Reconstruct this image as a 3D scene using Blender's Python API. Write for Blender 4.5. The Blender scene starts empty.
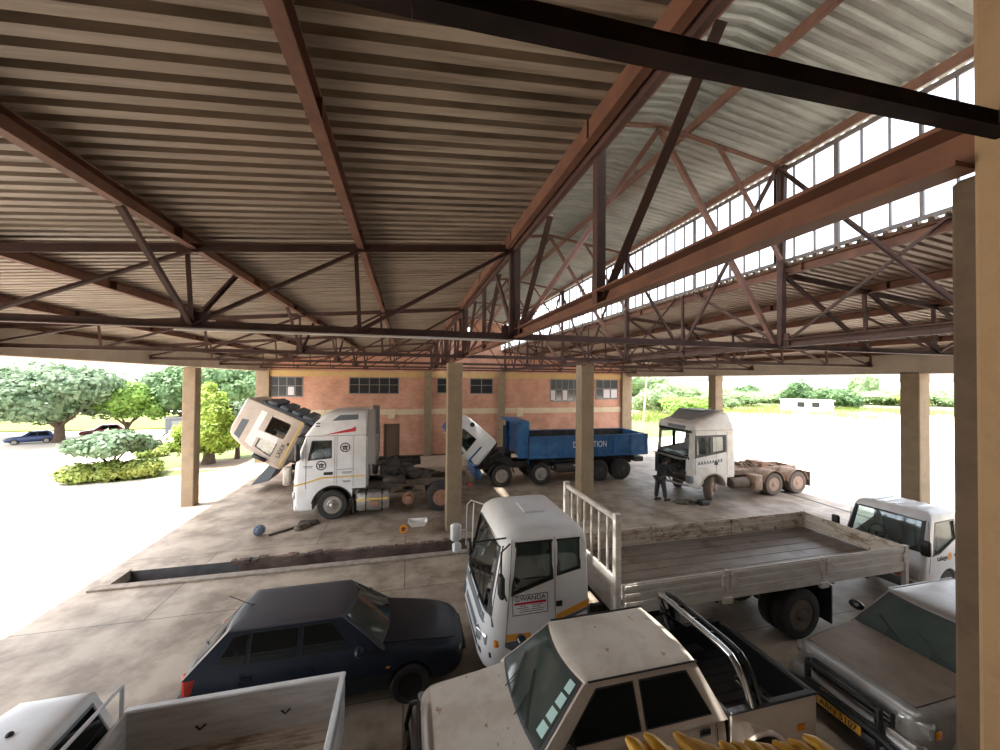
import bpy, bmesh, math, random
from math import sin, cos, pi, radians, sqrt, atan2
from mathutils import Vector as V, Matrix, noise
from mathutils.geometry import tessellate_polygon
random.seed(7)
SC = bpy.context.scene
COL = SC.collection

# ------------------------------------------------------------------ materials
def M(name, col, rough=.55, metal=0., col2=None, scale=4., amt=.6, stretch=(1, 1, 1), bump=0., spec=.5, lo=.42, hi=.62, col3=None, scale3=1.3, lo3=.5, hi3=.7):
    m = bpy.data.materials.new(name); m.use_nodes = True
    n = m.node_tree.nodes; l = m.node_tree.links; b = n['Principled BSDF']
    b.inputs['Base Color'].default_value = (*col, 1); b.inputs['Roughness'].default_value = rough
    b.inputs['Metallic'].default_value = metal; b.inputs['Specular IOR Level'].default_value = spec
    if col2 is None and not bump: return m
    tc = n.new('ShaderNodeTexCoord'); mp = n.new('ShaderNodeMapping'); mp.inputs['Scale'].default_value = stretch
    l.new(tc.outputs['Object'], mp.inputs[0])
    nz = n.new('ShaderNodeTexNoise'); nz.inputs['Scale'].default_value = scale; nz.inputs['Detail'].default_value = 6; nz.inputs['Roughness'].default_value = .65
    l.new(mp.outputs[0], nz.inputs['Vector'])
    if col2 is not None:
        r = n.new('ShaderNodeMapRange'); r.inputs['From Min'].default_value = lo; r.inputs['From Max'].default_value = hi; r.inputs['To Max'].default_value = amt
        l.new(nz.outputs[0], r.inputs[0])
        mx = n.new('ShaderNodeMix'); mx.data_type = 'RGBA'; mx.inputs['A'].default_value = (*col, 1); mx.inputs['B'].default_value = (*col2, 1)
        l.new(r.outputs[0], mx.inputs['Factor']); out = mx.outputs['Result']
        if col3 is not None:
            n3 = n.new('ShaderNodeTexNoise'); n3.inputs['Scale'].default_value = scale3; n3.inputs['Detail'].default_value = 5
            l.new(tc.outputs['Object'], n3.inputs['Vector'])
            r3 = n.new('ShaderNodeMapRange'); r3.inputs['From Min'].default_value = lo3; r3.inputs['From Max'].default_value = hi3
            l.new(n3.outputs[0], r3.inputs[0])
            m3 = n.new('ShaderNodeMix'); m3.data_type = 'RGBA'; m3.inputs['B'].default_value = (*col3, 1)
            l.new(r3.outputs[0], m3.inputs['Factor']); l.new(out, m3.inputs['A']); out = m3.outputs['Result']
        l.new(out, b.inputs['Base Color'])
    if bump:
        bp = n.new('ShaderNodeBump'); bp.inputs['Strength'].default_value = bump; bp.inputs['Distance'].default_value = .02
        l.new(nz.outputs[0], bp.inputs['Height']); l.new(bp.outputs[0], b.inputs['Normal'])
    return m

def brick_mat(name, c1, c2, mortar, scale, bw, bh, ms, axes='XZ', bias=0, rough=.85, grime=None):
    m = bpy.data.materials.new(name); m.use_nodes = True
    n = m.node_tree.nodes; l = m.node_tree.links; b = n['Principled BSDF']; b.inputs['Roughness'].default_value = rough
    tc = n.new('ShaderNodeTexCoord'); sp = n.new('ShaderNodeSeparateXYZ'); cb = n.new('ShaderNodeCombineXYZ')
    l.new(tc.outputs['Object'], sp.inputs[0]); l.new(sp.outputs[axes[0]], cb.inputs[0]); l.new(sp.outputs[axes[1]], cb.inputs[1])
    bt = n.new('ShaderNodeTexBrick'); bt.inputs['Scale'].default_value = scale; bt.inputs['Brick Width'].default_value = bw; bt.inputs['Row Height'].default_value = bh
    bt.inputs['Mortar Size'].default_value = ms; bt.inputs['Bias'].default_value = bias
    bt.inputs['Color1'].default_value = (*c1, 1); bt.inputs['Color2'].default_value = (*c2, 1); bt.inputs['Mortar'].default_value = (*mortar, 1)
    l.new(cb.outputs[0], bt.inputs['Vector'])
    nz = n.new('ShaderNodeTexNoise'); nz.inputs['Scale'].default_value = 1.1; nz.inputs['Detail'].default_value = 8; nz.inputs['Roughness'].default_value = .62
    l.new(tc.outputs['Object'], nz.inputs['Vector'])
    mx = n.new('ShaderNodeMix'); mx.data_type = 'RGBA'; mx.blend_type = 'MULTIPLY'
    r = n.new('ShaderNodeValToRGB'); g = grime or (.55, .5, .45)
    r.color_ramp.elements[0].position = .38; r.color_ramp.elements[0].color = (*g, 1); r.color_ramp.elements[1].position = .6; r.color_ramp.elements[1].color = (1, 1, 1, 1)
    l.new(nz.outputs[0], r.inputs[0]); mx.inputs['Factor'].default_value = 1
    l.new(bt.outputs['Color'], mx.inputs['A']); l.new(r.outputs[0], mx.inputs['B']); l.new(mx.outputs['Result'], b.inputs['Base Color'])
    return m

def clear_glass(name, tint=(.86, .92, .9), gl=.06):
    m = bpy.data.materials.new(name); m.use_nodes = True
    n = m.node_tree.nodes; l = m.node_tree.links; n.remove(n['Principled BSDF'])
    t = n.new('ShaderNodeBsdfTransparent'); t.inputs[0].default_value = (*tint, 1)
    g = n.new('ShaderNodeBsdfGlossy'); g.inputs['Roughness'].default_value = .03
    mx = n.new('ShaderNodeMixShader'); mx.inputs[0].default_value = gl
    l.new(t.outputs[0], mx.inputs[1]); l.new(g.outputs[0], mx.inputs[2]); l.new(mx.outputs[0], n['Material Output'].inputs[0])
    return m

def leaf_mat(name, c1, c2):
    m = M(name, c1, .6, col2=c2, scale=1.2, amt=1, lo=.35, hi=.65)
    n = m.node_tree.nodes; l = m.node_tree.links; b = n['Principled BSDF']
    tr = n.new('ShaderNodeBsdfTranslucent'); mx = n.new('ShaderNodeMixShader'); mx.inputs[0].default_value = .35
    src = b.inputs['Base Color'].links[0].from_socket
    l.new(src, tr.inputs[0]); l.new(b.outputs[0], mx.inputs[1]); l.new(tr.outputs[0], mx.inputs[2]); l.new(mx.outputs[0], n['Material Output'].inputs[0])
    return m

m_rust = M('red_oxide_steel', (.085, .04, .031), .7, col2=(.045, .024, .02), scale=3, amt=.8, bump=.1)
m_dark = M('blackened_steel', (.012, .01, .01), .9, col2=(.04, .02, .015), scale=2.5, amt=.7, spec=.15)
m_rustL = M('red_oxide_purlin', (.17, .075, .045), .75, col2=(.09, .04, .028), scale=3, amt=.7)
m_rustM = M('pale_oxide_steel', (.22, .115, .085), .75, col2=(.13, .07, .055), scale=4, amt=.6)
m_sheet = M('galvanised_sheet', (.36, .3, .24), .6, .0, col2=(.14, .11, .085), scale=2.4, amt=.8, stretch=(.3, 4., 1), col3=(.3, .235, .18), scale3=.3, lo3=.5, hi3=.72)
m_sheetR = M('galvanised_sheet_east', (.4, .31, .24), .6, .0, col2=(.28, .2, .15), scale=2.2, amt=.7, stretch=(.35, 2.5, 1))
m_sheetM = M('galvanised_sheet_monitor', (.45, .51, .49), .5, .15, col2=(.24, .25, .23), scale=2.2, amt=.6, stretch=(.4, 2., 1), col3=(.34, .31, .26), scale3=.6, lo3=.55, hi3=.75)
m_conc = M('painted_concrete_column', (.26, .195, .125), .85, col2=(.19, .14, .09), scale=3, amt=.6, bump=.1)
m_beamc = M('concrete_beam', (.42, .36, .29), .85, col2=(.32, .27, .21), scale=1.5, amt=.6)
m_plast = M('tan_plaster', (.34, .24, .14), .9, col2=(.25, .165, .09), scale=9, amt=.5, bump=.35, lo=.5, hi=.75)
m_plastD = M('brown_plaster', (.115, .085, .06), .9, col2=(.075, .055, .04), scale=7, amt=.7, bump=.4)
m_cream = M('cream_band', (.62, .52, .36), .85, col2=(.5, .4, .27), scale=2, amt=.5)
m_yellowbeam = M('ochre_beam', (.55, .38, .17), .85, col2=(.45, .3, .13), scale=2, amt=.5)
m_brick = brick_mat('red_brick', (.62, .29, .19), (.53, .23, .15), (.55, .42, .33), 1., .235, .085, .011, 'XZ', grime=(.78, .74, .7))
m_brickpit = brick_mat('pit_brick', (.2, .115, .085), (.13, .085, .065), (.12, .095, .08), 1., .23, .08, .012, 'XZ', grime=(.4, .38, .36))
m_floor = brick_mat('concrete_floor', (.38, .31, .235), (.34, .275, .21), (.13, .105, .08), 1., 5.2, 3.1, .012, 'XY', rough=.62, grime=(.5, .46, .43))
m_apron = M('pale_concrete_apron', (.52, .43, .33), .8, col2=(.4, .32, .25), scale=1.2, amt=.6)
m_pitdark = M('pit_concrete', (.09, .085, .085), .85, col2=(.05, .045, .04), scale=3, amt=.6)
m_kerb = M('kerb_concrete', (.3, .25, .2), .85, col2=(.17, .135, .105), scale=5, amt=.7, bump=.2)
m_yard = M('pale_dirt', (.62, .54, .45), .95, col2=(.5, .42, .33), scale=.5, amt=.7)
m_lawn = M('lawn', (.075, .105, .025), .95, col2=(.13, .14, .05), scale=.6, amt=.8)
m_dry = M('dry_grass_field', (.16, .17, .085), .95, col2=(.09, .12, .04), scale=.08, amt=.8)
m_verge = M('sunlit_verge', (.14, .15, .015), .95, col2=(.09, .12, .02), scale=.7, amt=.8)
m_shade = M('dark_soil', (.2, .14, .1), .95, col2=(.3, .22, .15), scale=1.5, amt=.6)
m_black = M('black_plastic', (.012, .012, .013), .5)
m_blackg = M('black_gloss', (.01, .01, .012), .2)
m_tyre = M('tyre_rubber', (.022, .021, .02), .85, col2=(.06, .05, .042), scale=6, amt=.5)
m_tyreD = M('dusty_tyre', (.1, .078, .06), .9, col2=(.16, .12, .09), scale=5, amt=.7)
m_steel = M('bare_steel', (.45, .43, .4), .4, .7, col2=(.25, .2, .16), scale=7, amt=.6)
m_chrome = M('chrome', (.62, .62, .63), .15, 1)
m_rim = M('dirty_rim', (.3, .28, .25), .6, .3, col2=(.16, .12, .09), scale=7, amt=.7)
m_rimrust = M('rusty_rim', (.3, .16, .1), .8, col2=(.18, .09, .055), scale=6, amt=.6)
m_rimdust = M('dusty_rim', (.36, .24, .18), .85, col2=(.25, .16, .12), scale=6, amt=.6)
m_grease = M('greasy_steel', (.025, .022, .02), .6, col2=(.075, .055, .04), scale=4, amt=.7)
m_chas = M('dusty_chassis', (.13, .095, .07), .8, col2=(.06, .045, .035), scale=4, amt=.8)
m_chasD = M('dried_mud_chassis', (.34, .24, .17), .9, col2=(.17, .11, .08), scale=4, amt=.8)
m_white = M('white_paint', (.74, .75, .76), .3, col2=(.62, .6, .57), scale=2.5, amt=.6)
m_whiteV = M('white_truck_paint', (.72, .73, .74), .35, col2=(.6, .57, .53), scale=1.6, amt=.6)
m_whiteS = M('dusty_white_paint', (.72, .7, .66), .45, col2=(.56, .49, .41), scale=1.8, amt=.7)
m_whiteU = M('white_cab_paint', (.76, .765, .77), .3, col2=(.66, .63, .59), scale=2.2, amt=.5)
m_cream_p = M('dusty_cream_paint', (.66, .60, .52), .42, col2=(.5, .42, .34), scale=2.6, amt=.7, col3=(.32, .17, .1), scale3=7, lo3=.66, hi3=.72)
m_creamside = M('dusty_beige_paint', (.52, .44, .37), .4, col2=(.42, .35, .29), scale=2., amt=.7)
m_bed = M('weathered_white_board', (.58, .54, .49), .6, col2=(.42, .35, .28), scale=4, amt=.7, stretch=(.6, 1, 2))
m_bedR = M('rust_stained_board', (.58, .5, .4), .75, col2=(.22, .12, .06), scale=3.5, amt=.9, stretch=(.8, .8, 2.), lo=.48, hi=.64, col3=(.1, .06, .04), scale3=6, lo3=.62, hi3=.7)
m_deck = M('worn_steel_deck', (.17, .14, .12), .45, .2, col2=(.27, .23, .2), scale=2.5, amt=.7, stretch=(.5, 2, 1), col3=(.12, .08, .055), scale3=2, lo3=.55, hi3=.7)
m_bakbed = M('scraped_white_bed', (.56, .54, .51), .5, col2=(.35, .32, .28), scale=5, amt=.6, stretch=(.4, 1, 2.5))
m_bakfl = M('dirty_bed_floor', (.4, .33, .26), .8, col2=(.14, .095, .065), scale=3.2, amt=.95, stretch=(.6, 2.4, 1), lo=.44, hi=.6)
m_navy = M('dark_navy_paint', (.01, .016, .03), .3, col2=(.016, .022, .034), scale=3, amt=.6, spec=.35)
m_navyroof = M('faded_navy_roof', (.055, .052, .062), .55, col2=(.04, .038, .045), scale=2, amt=.7)
m_silver = M('silver_paint', (.3, .29, .28), .35, .45, col2=(.22, .195, .17), scale=2.5, amt=.7)
m_silverhood = M('dusty_bronze_hood', (.24, .2, .165), .5, .3, col2=(.15, .12, .095), scale=2, amt=.7)
m_blue = M('blue_tipper_paint', (.018, .115, .29), .45, col2=(.02, .06, .14), scale=2, amt=.7, col3=(.05, .17, .33), scale3=1.2)
m_bluecar = M('blue_car_paint', (.015, .03, .1), .3)
m_redcar = M('red_car_paint', (.16, .02, .02), .35)
m_pinkcar = M('pale_car_paint', (.7, .6, .56), .4)
m_grey = M('mid_grey', (.22, .23, .24), .5)
m_greybox = M('slate_grey', (.12, .14, .16), .7)
m_orange = M('orange_stripe', (.75, .33, .04), .5)
m_gold = M('gold_stripe', (.65, .42, .08), .5)
m_red = M('red_graphic', (.5, .02, .03), .4)
m_redlamp = M('red_lamp', (.5, .035, .02), .25)
m_amber = M('amber_lamp', (.7, .25, .02), .3)
m_lamp = M('headlamp_lens', (.55, .56, .55), .12, .5, col2=(.3, .3, .3), scale=14, amt=.7)
m_plate = M('number_plate_yellow', (.5, .24, .03), .5)
m_ink = M('ink_black', (.015, .015, .02), .6)
m_inkw = M('white_lettering', (.75, .77, .8), .6)
m_sign = M('white_sign', (.75, .76, .78), .4)
m_stick = M('pale_green_sticker', (.42, .62, .58), .5)
m_glassD = M('dark_window_glass', (.006, .008, .008), .05, spec=.35)
m_glassG = M('green_window_glass', (.035, .05, .045), .07, spec=.6, col2=(.06, .075, .068), scale=1.3, amt=.6)
m_glassB = M('building_window_glass', (.03, .032, .036), .08, spec=.7)
m_clear = clear_glass('clear_glass')
m_clearW = clear_glass('windscreen_glass', (.55, .63, .6), .32)
m_pane = clear_glass('glazing_glass', (.94, .96, .97), .03)
m_clearD = clear_glass('tinted_glass', (.5, .58, .56), .16)
m_frameg = M('grey_window_frame', (.2, .185, .17), .6)
m_mull = M('glazing_bar', (.17, .15, .15), .6)
m_door = M('dark_wood_door', (.1, .06, .035), .7)
m_wood = M('weathered_timber', (.35, .25, .16), .8)
m_bark = M('bark', (.1, .065, .045), .9, col2=(.05, .035, .025), scale=6, amt=.8)
m_leafA = leaf_mat('leaf_greygreen', (.075, .135, .06), (.15, .21, .12))
m_leafB = leaf_mat('leaf_bright', (.12, .24, .03), (.2, .33, .06))
m_leafC = leaf_mat('leaf_dark', (.06, .13, .04), (.11, .19, .07))
m_leafY = leaf_mat('leaf_yellow', (.18, .28, .03), (.3, .38, .05))
m_leafH = leaf_mat('leaf_hedge', (.17, .25, .05), (.3, .33, .07))
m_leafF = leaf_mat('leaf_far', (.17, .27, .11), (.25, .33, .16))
m_cob = M('maize_yellow', (.62, .36, .03), .45, col2=(.4, .19, .02), scale=14, amt=.6)
m_husk = M('dry_husk', (.5, .36, .18), .8)
m_cloth = M('dark_workwear', (.012, .012, .016), .9, col2=(.025, .023, .025), scale=8, amt=.6)
m_trous = M('grey_trousers', (.045, .042, .045), .9, col2=(.03, .028, .03), scale=8, amt=.6)
m_skin = M('brown_skin', (.09, .045, .028), .55)
m_hair = M('black_hair', (.008, .007, .007), .8)
m_rag = M('dirty_canvas', (.16, .13, .09), .9, col2=(.06, .045, .03), scale=6, amt=.8)
m_bluehub = M('blue_grey_hub', (.14, .19, .29), .6, .3, col2=(.2, .2, .22), scale=8, amt=.6)
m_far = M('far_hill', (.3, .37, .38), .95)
m_farroof = M('far_roof', (.42, .33, .3), .9)
m_farwall = M('far_wall', (.74, .68, .58), .9)
m_tube = M('off_white', (.75, .74, .7), .4)

# ------------------------------------------------------------------ mesh builder
def rotm(a, b=None):
    return Matrix.Rotation(a, 4, b)

class MB:
    def __init__(s): s.v = []; s.f = []; s.mi = []; s.cur = 0
    def mat(s, i): s.cur = i; return s
    def add(s, vs, fs):
        o = len(s.v); s.v += [tuple(p) for p in vs]
        for f in fs: s.f.append(tuple(o + i for i in f)); s.mi.append(s.cur)
        return o
    def box(s, x0, x1, y0, y1, z0, z1, mtx=None):
        vs = [V((x, y, z)) for x in (x0, x1) for y in (y0, y1) for z in (z0, z1)]
        if mtx: vs = [mtx @ p for p in vs]
        s.add(vs, [(0, 1, 3, 2), (4, 6, 7, 5), (0, 4, 5, 1), (2, 3, 7, 6), (0, 2, 6, 4), (1, 5, 7, 3)]); return s
    def bbox(s, x0, x1, y0, y1, z0, z1, r=.02, mtx=None):
        # box with chamfered edges, as three stacked rings
        vs = []; fs = []
        def ring(a, z):
            xa, xb, ya, yb = x0 + a, x1 - a, y0 + a, y1 - a; c = r
            return [V((xa + c, ya, z)), V((xb - c, ya, z)), V((xb, ya + c, z)), V((xb, yb - c, z)), V((xb - c, yb, z)), V((xa + c, yb, z)), V((xa, yb - c, z)), V((xa, ya + c, z))]
        rings = [ring(r * .8, z0), ring(0, z0 + r), ring(0, z1 - r), ring(r * .8, z1)]
        if mtx: rings = [[mtx @ p for p in q] for q in rings]
        return s.loft(rings)
    def loft(s, rings, caps=True, closed=True):
        n = len(rings[0]); vs = [p for r in rings for p in r]; fs = []
        m = n if closed else n - 1
        for i in range(len(rings) - 1):
            for j in range(m):
                k = (j + 1) % n; fs.append((i * n + j, i * n + k, (i + 1) * n + k, (i + 1) * n + j))
        if caps:
            fs.append(tuple(reversed(range(n)))); fs.append(tuple((len(rings) - 1) * n + j for j in range(n)))
        s.add(vs, fs); return s
    def prof(s, p0, p1, poly, up=(0, 0, 1)):
        p0, p1 = V(p0), V(p1); d = (p1 - p0).normalized(); u = V(up)
        if abs(d.dot(u)) > .95: u = V((1, 0, 0)) if abs(d.x) < .9 else V((0, 1, 0))
        a = d.cross(u).normalized(); u = a.cross(d)
        return s.loft([[p + a * q[0] + u * q[1] for q in poly] for p in (p0, p1)])
    def bar(s, p0, p1, w, h, up=(0, 0, 1)):
        return s.prof(p0, p1, [(-w / 2, -h / 2), (w / 2, -h / 2), (w / 2, h / 2), (-w / 2, h / 2)], up)
    def angle(s, p0, p1, a, t=.008, up=(0, 0, 1)):
        return s.prof(p0, p1, [(-a / 2, -a / 2), (a / 2, -a / 2), (a / 2, -a / 2 + t), (-a / 2 + t, -a / 2 + t), (-a / 2 + t, a / 2), (-a / 2, a / 2)], up)
    def tee(s, p0, p1, w, h, t=.012, up=(0, 0, 1)):
        return s.prof(p0, p1, [(-w / 2, -h / 2), (w / 2, -h / 2), (w / 2, -h / 2 + t), (t / 2, -h / 2 + t), (t / 2, h / 2), (-t / 2, h / 2), (-t / 2, -h / 2 + t), (-w / 2, -h / 2 + t)], up)
    def chan(s, p0, p1, w, h, t=.01, up=(0, 0, 1), sg=1):
        q = [(-w / 2, -h / 2), (w / 2, -h / 2), (w / 2, -h / 2 + t), (-w / 2 + t, -h / 2 + t), (-w / 2 + t, h / 2 - t), (w / 2, h / 2 - t), (w / 2, h / 2), (-w / 2, h / 2)]
        if sg < 0: q = [(-x, y) for x, y in reversed(q)]
        return s.prof(p0, p1, q, up)
    def ibeam(s, p0, p1, w, h, t=.02, up=(0, 0, 1)):
        a, b = w / 2, h / 2
        return s.prof(p0, p1, [(-a, -b), (a, -b), (a, -b + t), (t / 2, -b + t), (t / 2, b - t), (a, b - t), (a, b), (-a, b), (-a, b - t), (-t / 2, b - t), (-t / 2, -b + t), (-a, -b + t)], up)
    def tube(s, pts, r, n=8, caps=True):
        pts = [V(p) for p in pts]; rs = r if isinstance(r, (list, tuple)) else [r] * len(pts); rings = []; a = None
        for i, p in enumerate(pts):
            d = (pts[min(i + 1, len(pts) - 1)] - pts[max(i - 1, 0)]).normalized()
            if a is None:
                a = d.orthogonal().normalized()
            a = (a - d * a.dot(d)).normalized(); b = d.cross(a)
            rings.append([p + (a * cos(2 * pi * k / n) + b * sin(2 * pi * k / n)) * rs[i] for k in range(n)])
        return s.loft(rings, caps)
    def lathe(s, prof, c=(0, 0, 0), axis='y', n=24, sg=1):
        # prof: list of (radius, offset along the axis); the axis runs along sg*axis
        rings = []; c = V(c)
        for r, h in prof:
            rg = []
            for k in range(n):
                a = 2 * pi * k / n
                q = {'y': (r * cos(a), sg * h, r * sin(a)), 'z': (r * cos(a), r * sin(a), sg * h), 'x': (sg * h, r * cos(a), r * sin(a))}[axis]
                rg.append(c + V(q))
            rings.append(rg)
        return s.loft(rings, True)
    def plate(s, outer, holes, fn, t):
        # outer/holes: 2D loops; fn(a, b, d) -> 3D point, d = 0 on the face and t behind it
        loops = [outer] + list(holes); flat = [p for lp in loops for p in lp]
        tris = tessellate_polygon([[V((p[0], p[1], 0)) for p in lp] for lp in loops])
        n = len(flat); vs = [fn(p[0], p[1], 0) for p in flat] + [fn(p[0], p[1], t) for p in flat]
        fs = [tuple(q) for q in tris] + [tuple(n + i for i in reversed(q)) for q in tris]
        o = 0
        for lp in loops:
            m = len(lp)
            for i in range(m):
                j = (i + 1) % m; fs.append((o + i, o + j, n + o + j, n + o + i))
            o += m
        s.add(vs, fs); return s
    def patch(s, fn, q, nu=6, nv=2, off=.004, th=.012):
        # q: four (a, b) corners in order; fn(a, b, off) -> 3D
        def P(u, v, o):
            a = [(q[0][k] * (1 - u) + q[1][k] * u) * (1 - v) + (q[3][k] * (1 - u) + q[2][k] * u) * v for k in (0, 1)]
            return fn(a[0], a[1], o)
        top = [[P(i / nu, j / nv, off) for i in range(nu + 1)] for j in range(nv + 1)]
        bot = [[P(i / nu, j / nv, off - th) for i in range(nu + 1)] for j in range(nv + 1)]
        w = nu + 1; N = w * (nv + 1); vs = [p for r in top for p in r] + [p for r in bot for p in r]; fs = []
        for j in range(nv):
            for i in range(nu):
                a = j * w + i; fs.append((a, a + 1, a + 1 + w, a + w)); fs.append((N + a, N + a + w, N + a + 1 + w, N + a + 1))
        rim = [i for i in range(w)] + [j * w + nu for j in range(1, nv + 1)] + [nv * w + i for i in range(nu - 1, -1, -1)] + [j * w for j in range(nv - 1, 0, -1)]
        for k in range(len(rim)):
            a, b = rim[k], rim[(k + 1) % len(rim)]; fs.append((a, N + a, N + b, b))
        s.add(vs, fs); return s
    def ball(s, c, r, n=10, m=7, sq=(1, 1, 1)):
        c = V(c); rings = []
        for j in range(m + 1):
            t = pi * j / m; rr = max(sin(t), .02)
            rings.append([c + V((r * rr * cos(2 * pi * k / n) * sq[0], r * rr * sin(2 * pi * k / n) * sq[1], -r * cos(t) * sq[2])) for k in range(n)])
        return s.loft(rings)
    def build(s, name, mat, parent=None, smooth=None, bevel=0, recalc=True, sub=0):
        me = bpy.data.meshes.new(name); me.from_pydata(s.v, [], s.f)
        mats = mat if isinstance(mat, (list, tuple)) else [mat]
        for m in mats: me.materials.append(m)
        if len(mats) > 1: me.polygons.foreach_set('material_index', s.mi)
        if recalc:
            bm = bmesh.new(); bm.from_mesh(me); bmesh.ops.recalc_face_normals(bm, faces=bm.faces); bm.to_mesh(me); bm.free()
        o = bpy.data.objects.new(name, me); COL.objects.link(o)
        if parent is not None: o.parent = parent
        if sub:
            md = o.modifiers.new('s', 'SUBSURF'); md.levels = md.render_levels = sub
        if bevel:
            md = o.modifiers.new('b', 'BEVEL'); md.width = bevel; md.segments = 2; md.limit_method = 'ANGLE'; md.angle_limit = radians(40)
        if smooth is not None: shade(o, smooth)
        return o

def shade(o, ang=35):
    me = o.data
    me.polygons.foreach_set('use_smooth', [True] * len(me.polygons)); me.set_sharp_from_angle(angle=radians(ang))

def cut(o, cutters, ang=35):
    tmp = []
    for c in cutters:
        me = bpy.data.meshes.new('c'); me.from_pydata(c.v, [], c.f)
        bm = bmesh.new(); bm.from_mesh(me); bmesh.ops.recalc_face_normals(bm, faces=bm.faces); bm.to_mesh(me); bm.free()
        q = bpy.data.objects.new('c', me); COL.objects.link(q); q.parent = o.parent; q.matrix_basis = o.matrix_basis.copy(); tmp.append(q)
        md = o.modifiers.new('x', 'BOOLEAN'); md.operation = 'DIFFERENCE'; md.object = q; md.solver = 'EXACT'
    bpy.context.view_layer.update()
    dg = bpy.context.evaluated_depsgraph_get()
    me = bpy.data.meshes.new_from_object(o.evaluated_get(dg)); o.modifiers.clear(); old = o.data; o.data = me
    for q in tmp: bpy.data.objects.remove(q)
    shade(o, ang); return o

def tag(o, label=None, cat=None, group=None, kind=None):
    if label: o['label'] = label
    if cat: o['category'] = cat
    if group: o['group'] = group
    if kind: o['kind'] = kind
    return o
def T(name, label, cat, loc=(0, 0, 0), rz=0, group=None):
    o = bpy.data.objects.new(name, None); COL.objects.link(o); o.location = loc; o.rotation_euler = (0, 0, rz); o.empty_display_size = .1
    return tag(o, label, cat, group)
def S(o): o['kind'] = 'structure'; return o
def copy_tree(o, parent=None):
    c = o.copy(); COL.objects.link(c)
    if parent is not None: c.parent = parent
    for ch in list(o.children): copy_tree(ch, c)
    return c
def text(body, name, mat, parent, mtx, size, w=None, ext=.003, align='CENTER'):
    cu = bpy.data.curves.new(name, 'FONT'); cu.body = body; cu.size = size; cu.extrude = ext; cu.align_x = align; cu.align_y = 'CENTER'; cu.materials.append(mat)
    o = bpy.data.objects.new(name, cu); COL.objects.link(o)
    bpy.context.view_layer.update()
    if w and o.dimensions.x > 0: mtx = mtx @ Matrix.Diagonal((w / o.dimensions.x, 1, 1, 1))
    dg = bpy.context.evaluated_depsgraph_get(); me = bpy.data.meshes.new_from_object(o.evaluated_get(dg)); bpy.data.objects.remove(o)
    o = bpy.data.objects.new(name, me); COL.objects.link(o); o.parent = parent; o.matrix_basis = mtx; return o
# text standing on a side that faces -Y, reading along +X
def face_y(x, y, z): return Matrix.Translation((x, y, z)) @ Matrix.Rotation(pi / 2, 4, 'X')
# text on a face that looks towards -X, reading along -Y
def face_x(x, y, z): return Matrix.Translation((x, y, z)) @ Matrix.Rotation(-pi / 2, 4, 'Z') @ Matrix.Rotation(pi / 2, 4, 'X')
def lerp(a, b, t): return a + (b - a) * t
# ------------------------------------------------------------------ camera, light, sky
YAW, PITCH, ROLL = radians(13.9), radians(.8), radians(.5)
cam = bpy.data.cameras.new('camera'); cam.sensor_fit = 'HORIZONTAL'; cam.sensor_width = 36; cam.lens = 36 * 375 / 1000; cam.clip_start = .05; cam.clip_end = 3000
co = bpy.data.objects.new('camera', cam); COL.objects.link(co); SC.camera = co
fw = V((sin(YAW) * cos(PITCH), cos(YAW) * cos(PITCH), sin(PITCH))); rt = V((cos(YAW), -sin(YAW), 0)); upv = rt.cross(fw)
rt, upv = rt * cos(ROLL) + upv * sin(ROLL), upv * cos(ROLL) - rt * sin(ROLL)
R3 = Matrix((rt, upv, -fw)).transposed()
co.matrix_world = Matrix.Translation((0, 0, 5)) @ R3.to_4x4()

SUNK = .365
sl = bpy.data.lights.new('sun', 'SUN'); sl.energy = 5.; sl.angle = radians(.6); sl.color = (1, .95, .88)
so = bpy.data.objects.new('sun', sl); COL.objects.link(so)
so.rotation_euler = V((-SUNK, -.03, 1)).to_track_quat('Z', 'Y').to_euler(); so.location = (-20, 0, 40)
w = bpy.data.worlds.new('sky'); SC.world = w; w.use_nodes = True
n = w.node_tree.nodes; l = w.node_tree.links
sk = n.new('ShaderNodeTexSky'); sk.sky_type = 'NISHITA'; sk.sun_disc = False; sk.sun_elevation = radians(71); sk.sun_rotation = radians(-90); sk.dust_density = 3.; sk.air_density = 1.2
bg = n['Background']; hs = n.new('ShaderNodeHueSaturation'); hs.inputs['Saturation'].default_value = .35
l.new(sk.outputs[0], hs.inputs['Color']); l.new(hs.outputs[0], bg.inputs[0]); bg.inputs[1].default_value = .4
vs = SC.view_settings; vs.view_transform = 'Standard'; vs.look = 'None'; vs.gamma = 1; vs.use_curve_mapping = False; vs.exposure = 1.6
SC.cycles.max_bounces = 10; SC.cycles.diffuse_bounces = 6; SC.cycles.transparent_max_bounces = 12; SC.cycles.sample_clamp_indirect = 8; SC.cycles.caustics_reflective = False; SC.cycles.caustics_refractive = False

# ------------------------------------------------------------------ ground, slab, pit
FX0, FX1, FY0, FY1 = -9.3, 17.5, -2.2, 25.4
PX0, PX1, PY0, PY1 = -6.85, 4.2, 10.98, 11.72      # inspection pit
b = MB()
for x0, x1, y0, y1 in ((-400, FX0, -60, 700), (FX1, 600, -60, 700), (FX0, FX1, FY1, 700), (FX0, FX1, -60, FY0)):
    b.box(x0, x1, y0, y1, -.5, -.03)
S(b.build('ground_yard', m_yard))
b = MB()
b.plate([(FX0, FY0), (FX1, FY0), (FX1, FY1 - 3.6), (FX0, FY1 - 3.6)], [[(PX0, PY0), (PX1, PY0), (PX1, PY1), (PX0, PY1)]], lambda x, y, d: V((x, y, -d)), .2)
S(b.build('floor', m_floor))
S(MB().box(FX0, FX1, FY1 - 3.6, FY1, -.2, .004).build('floor_apron', m_apron))
b = MB()
t = .12
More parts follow.
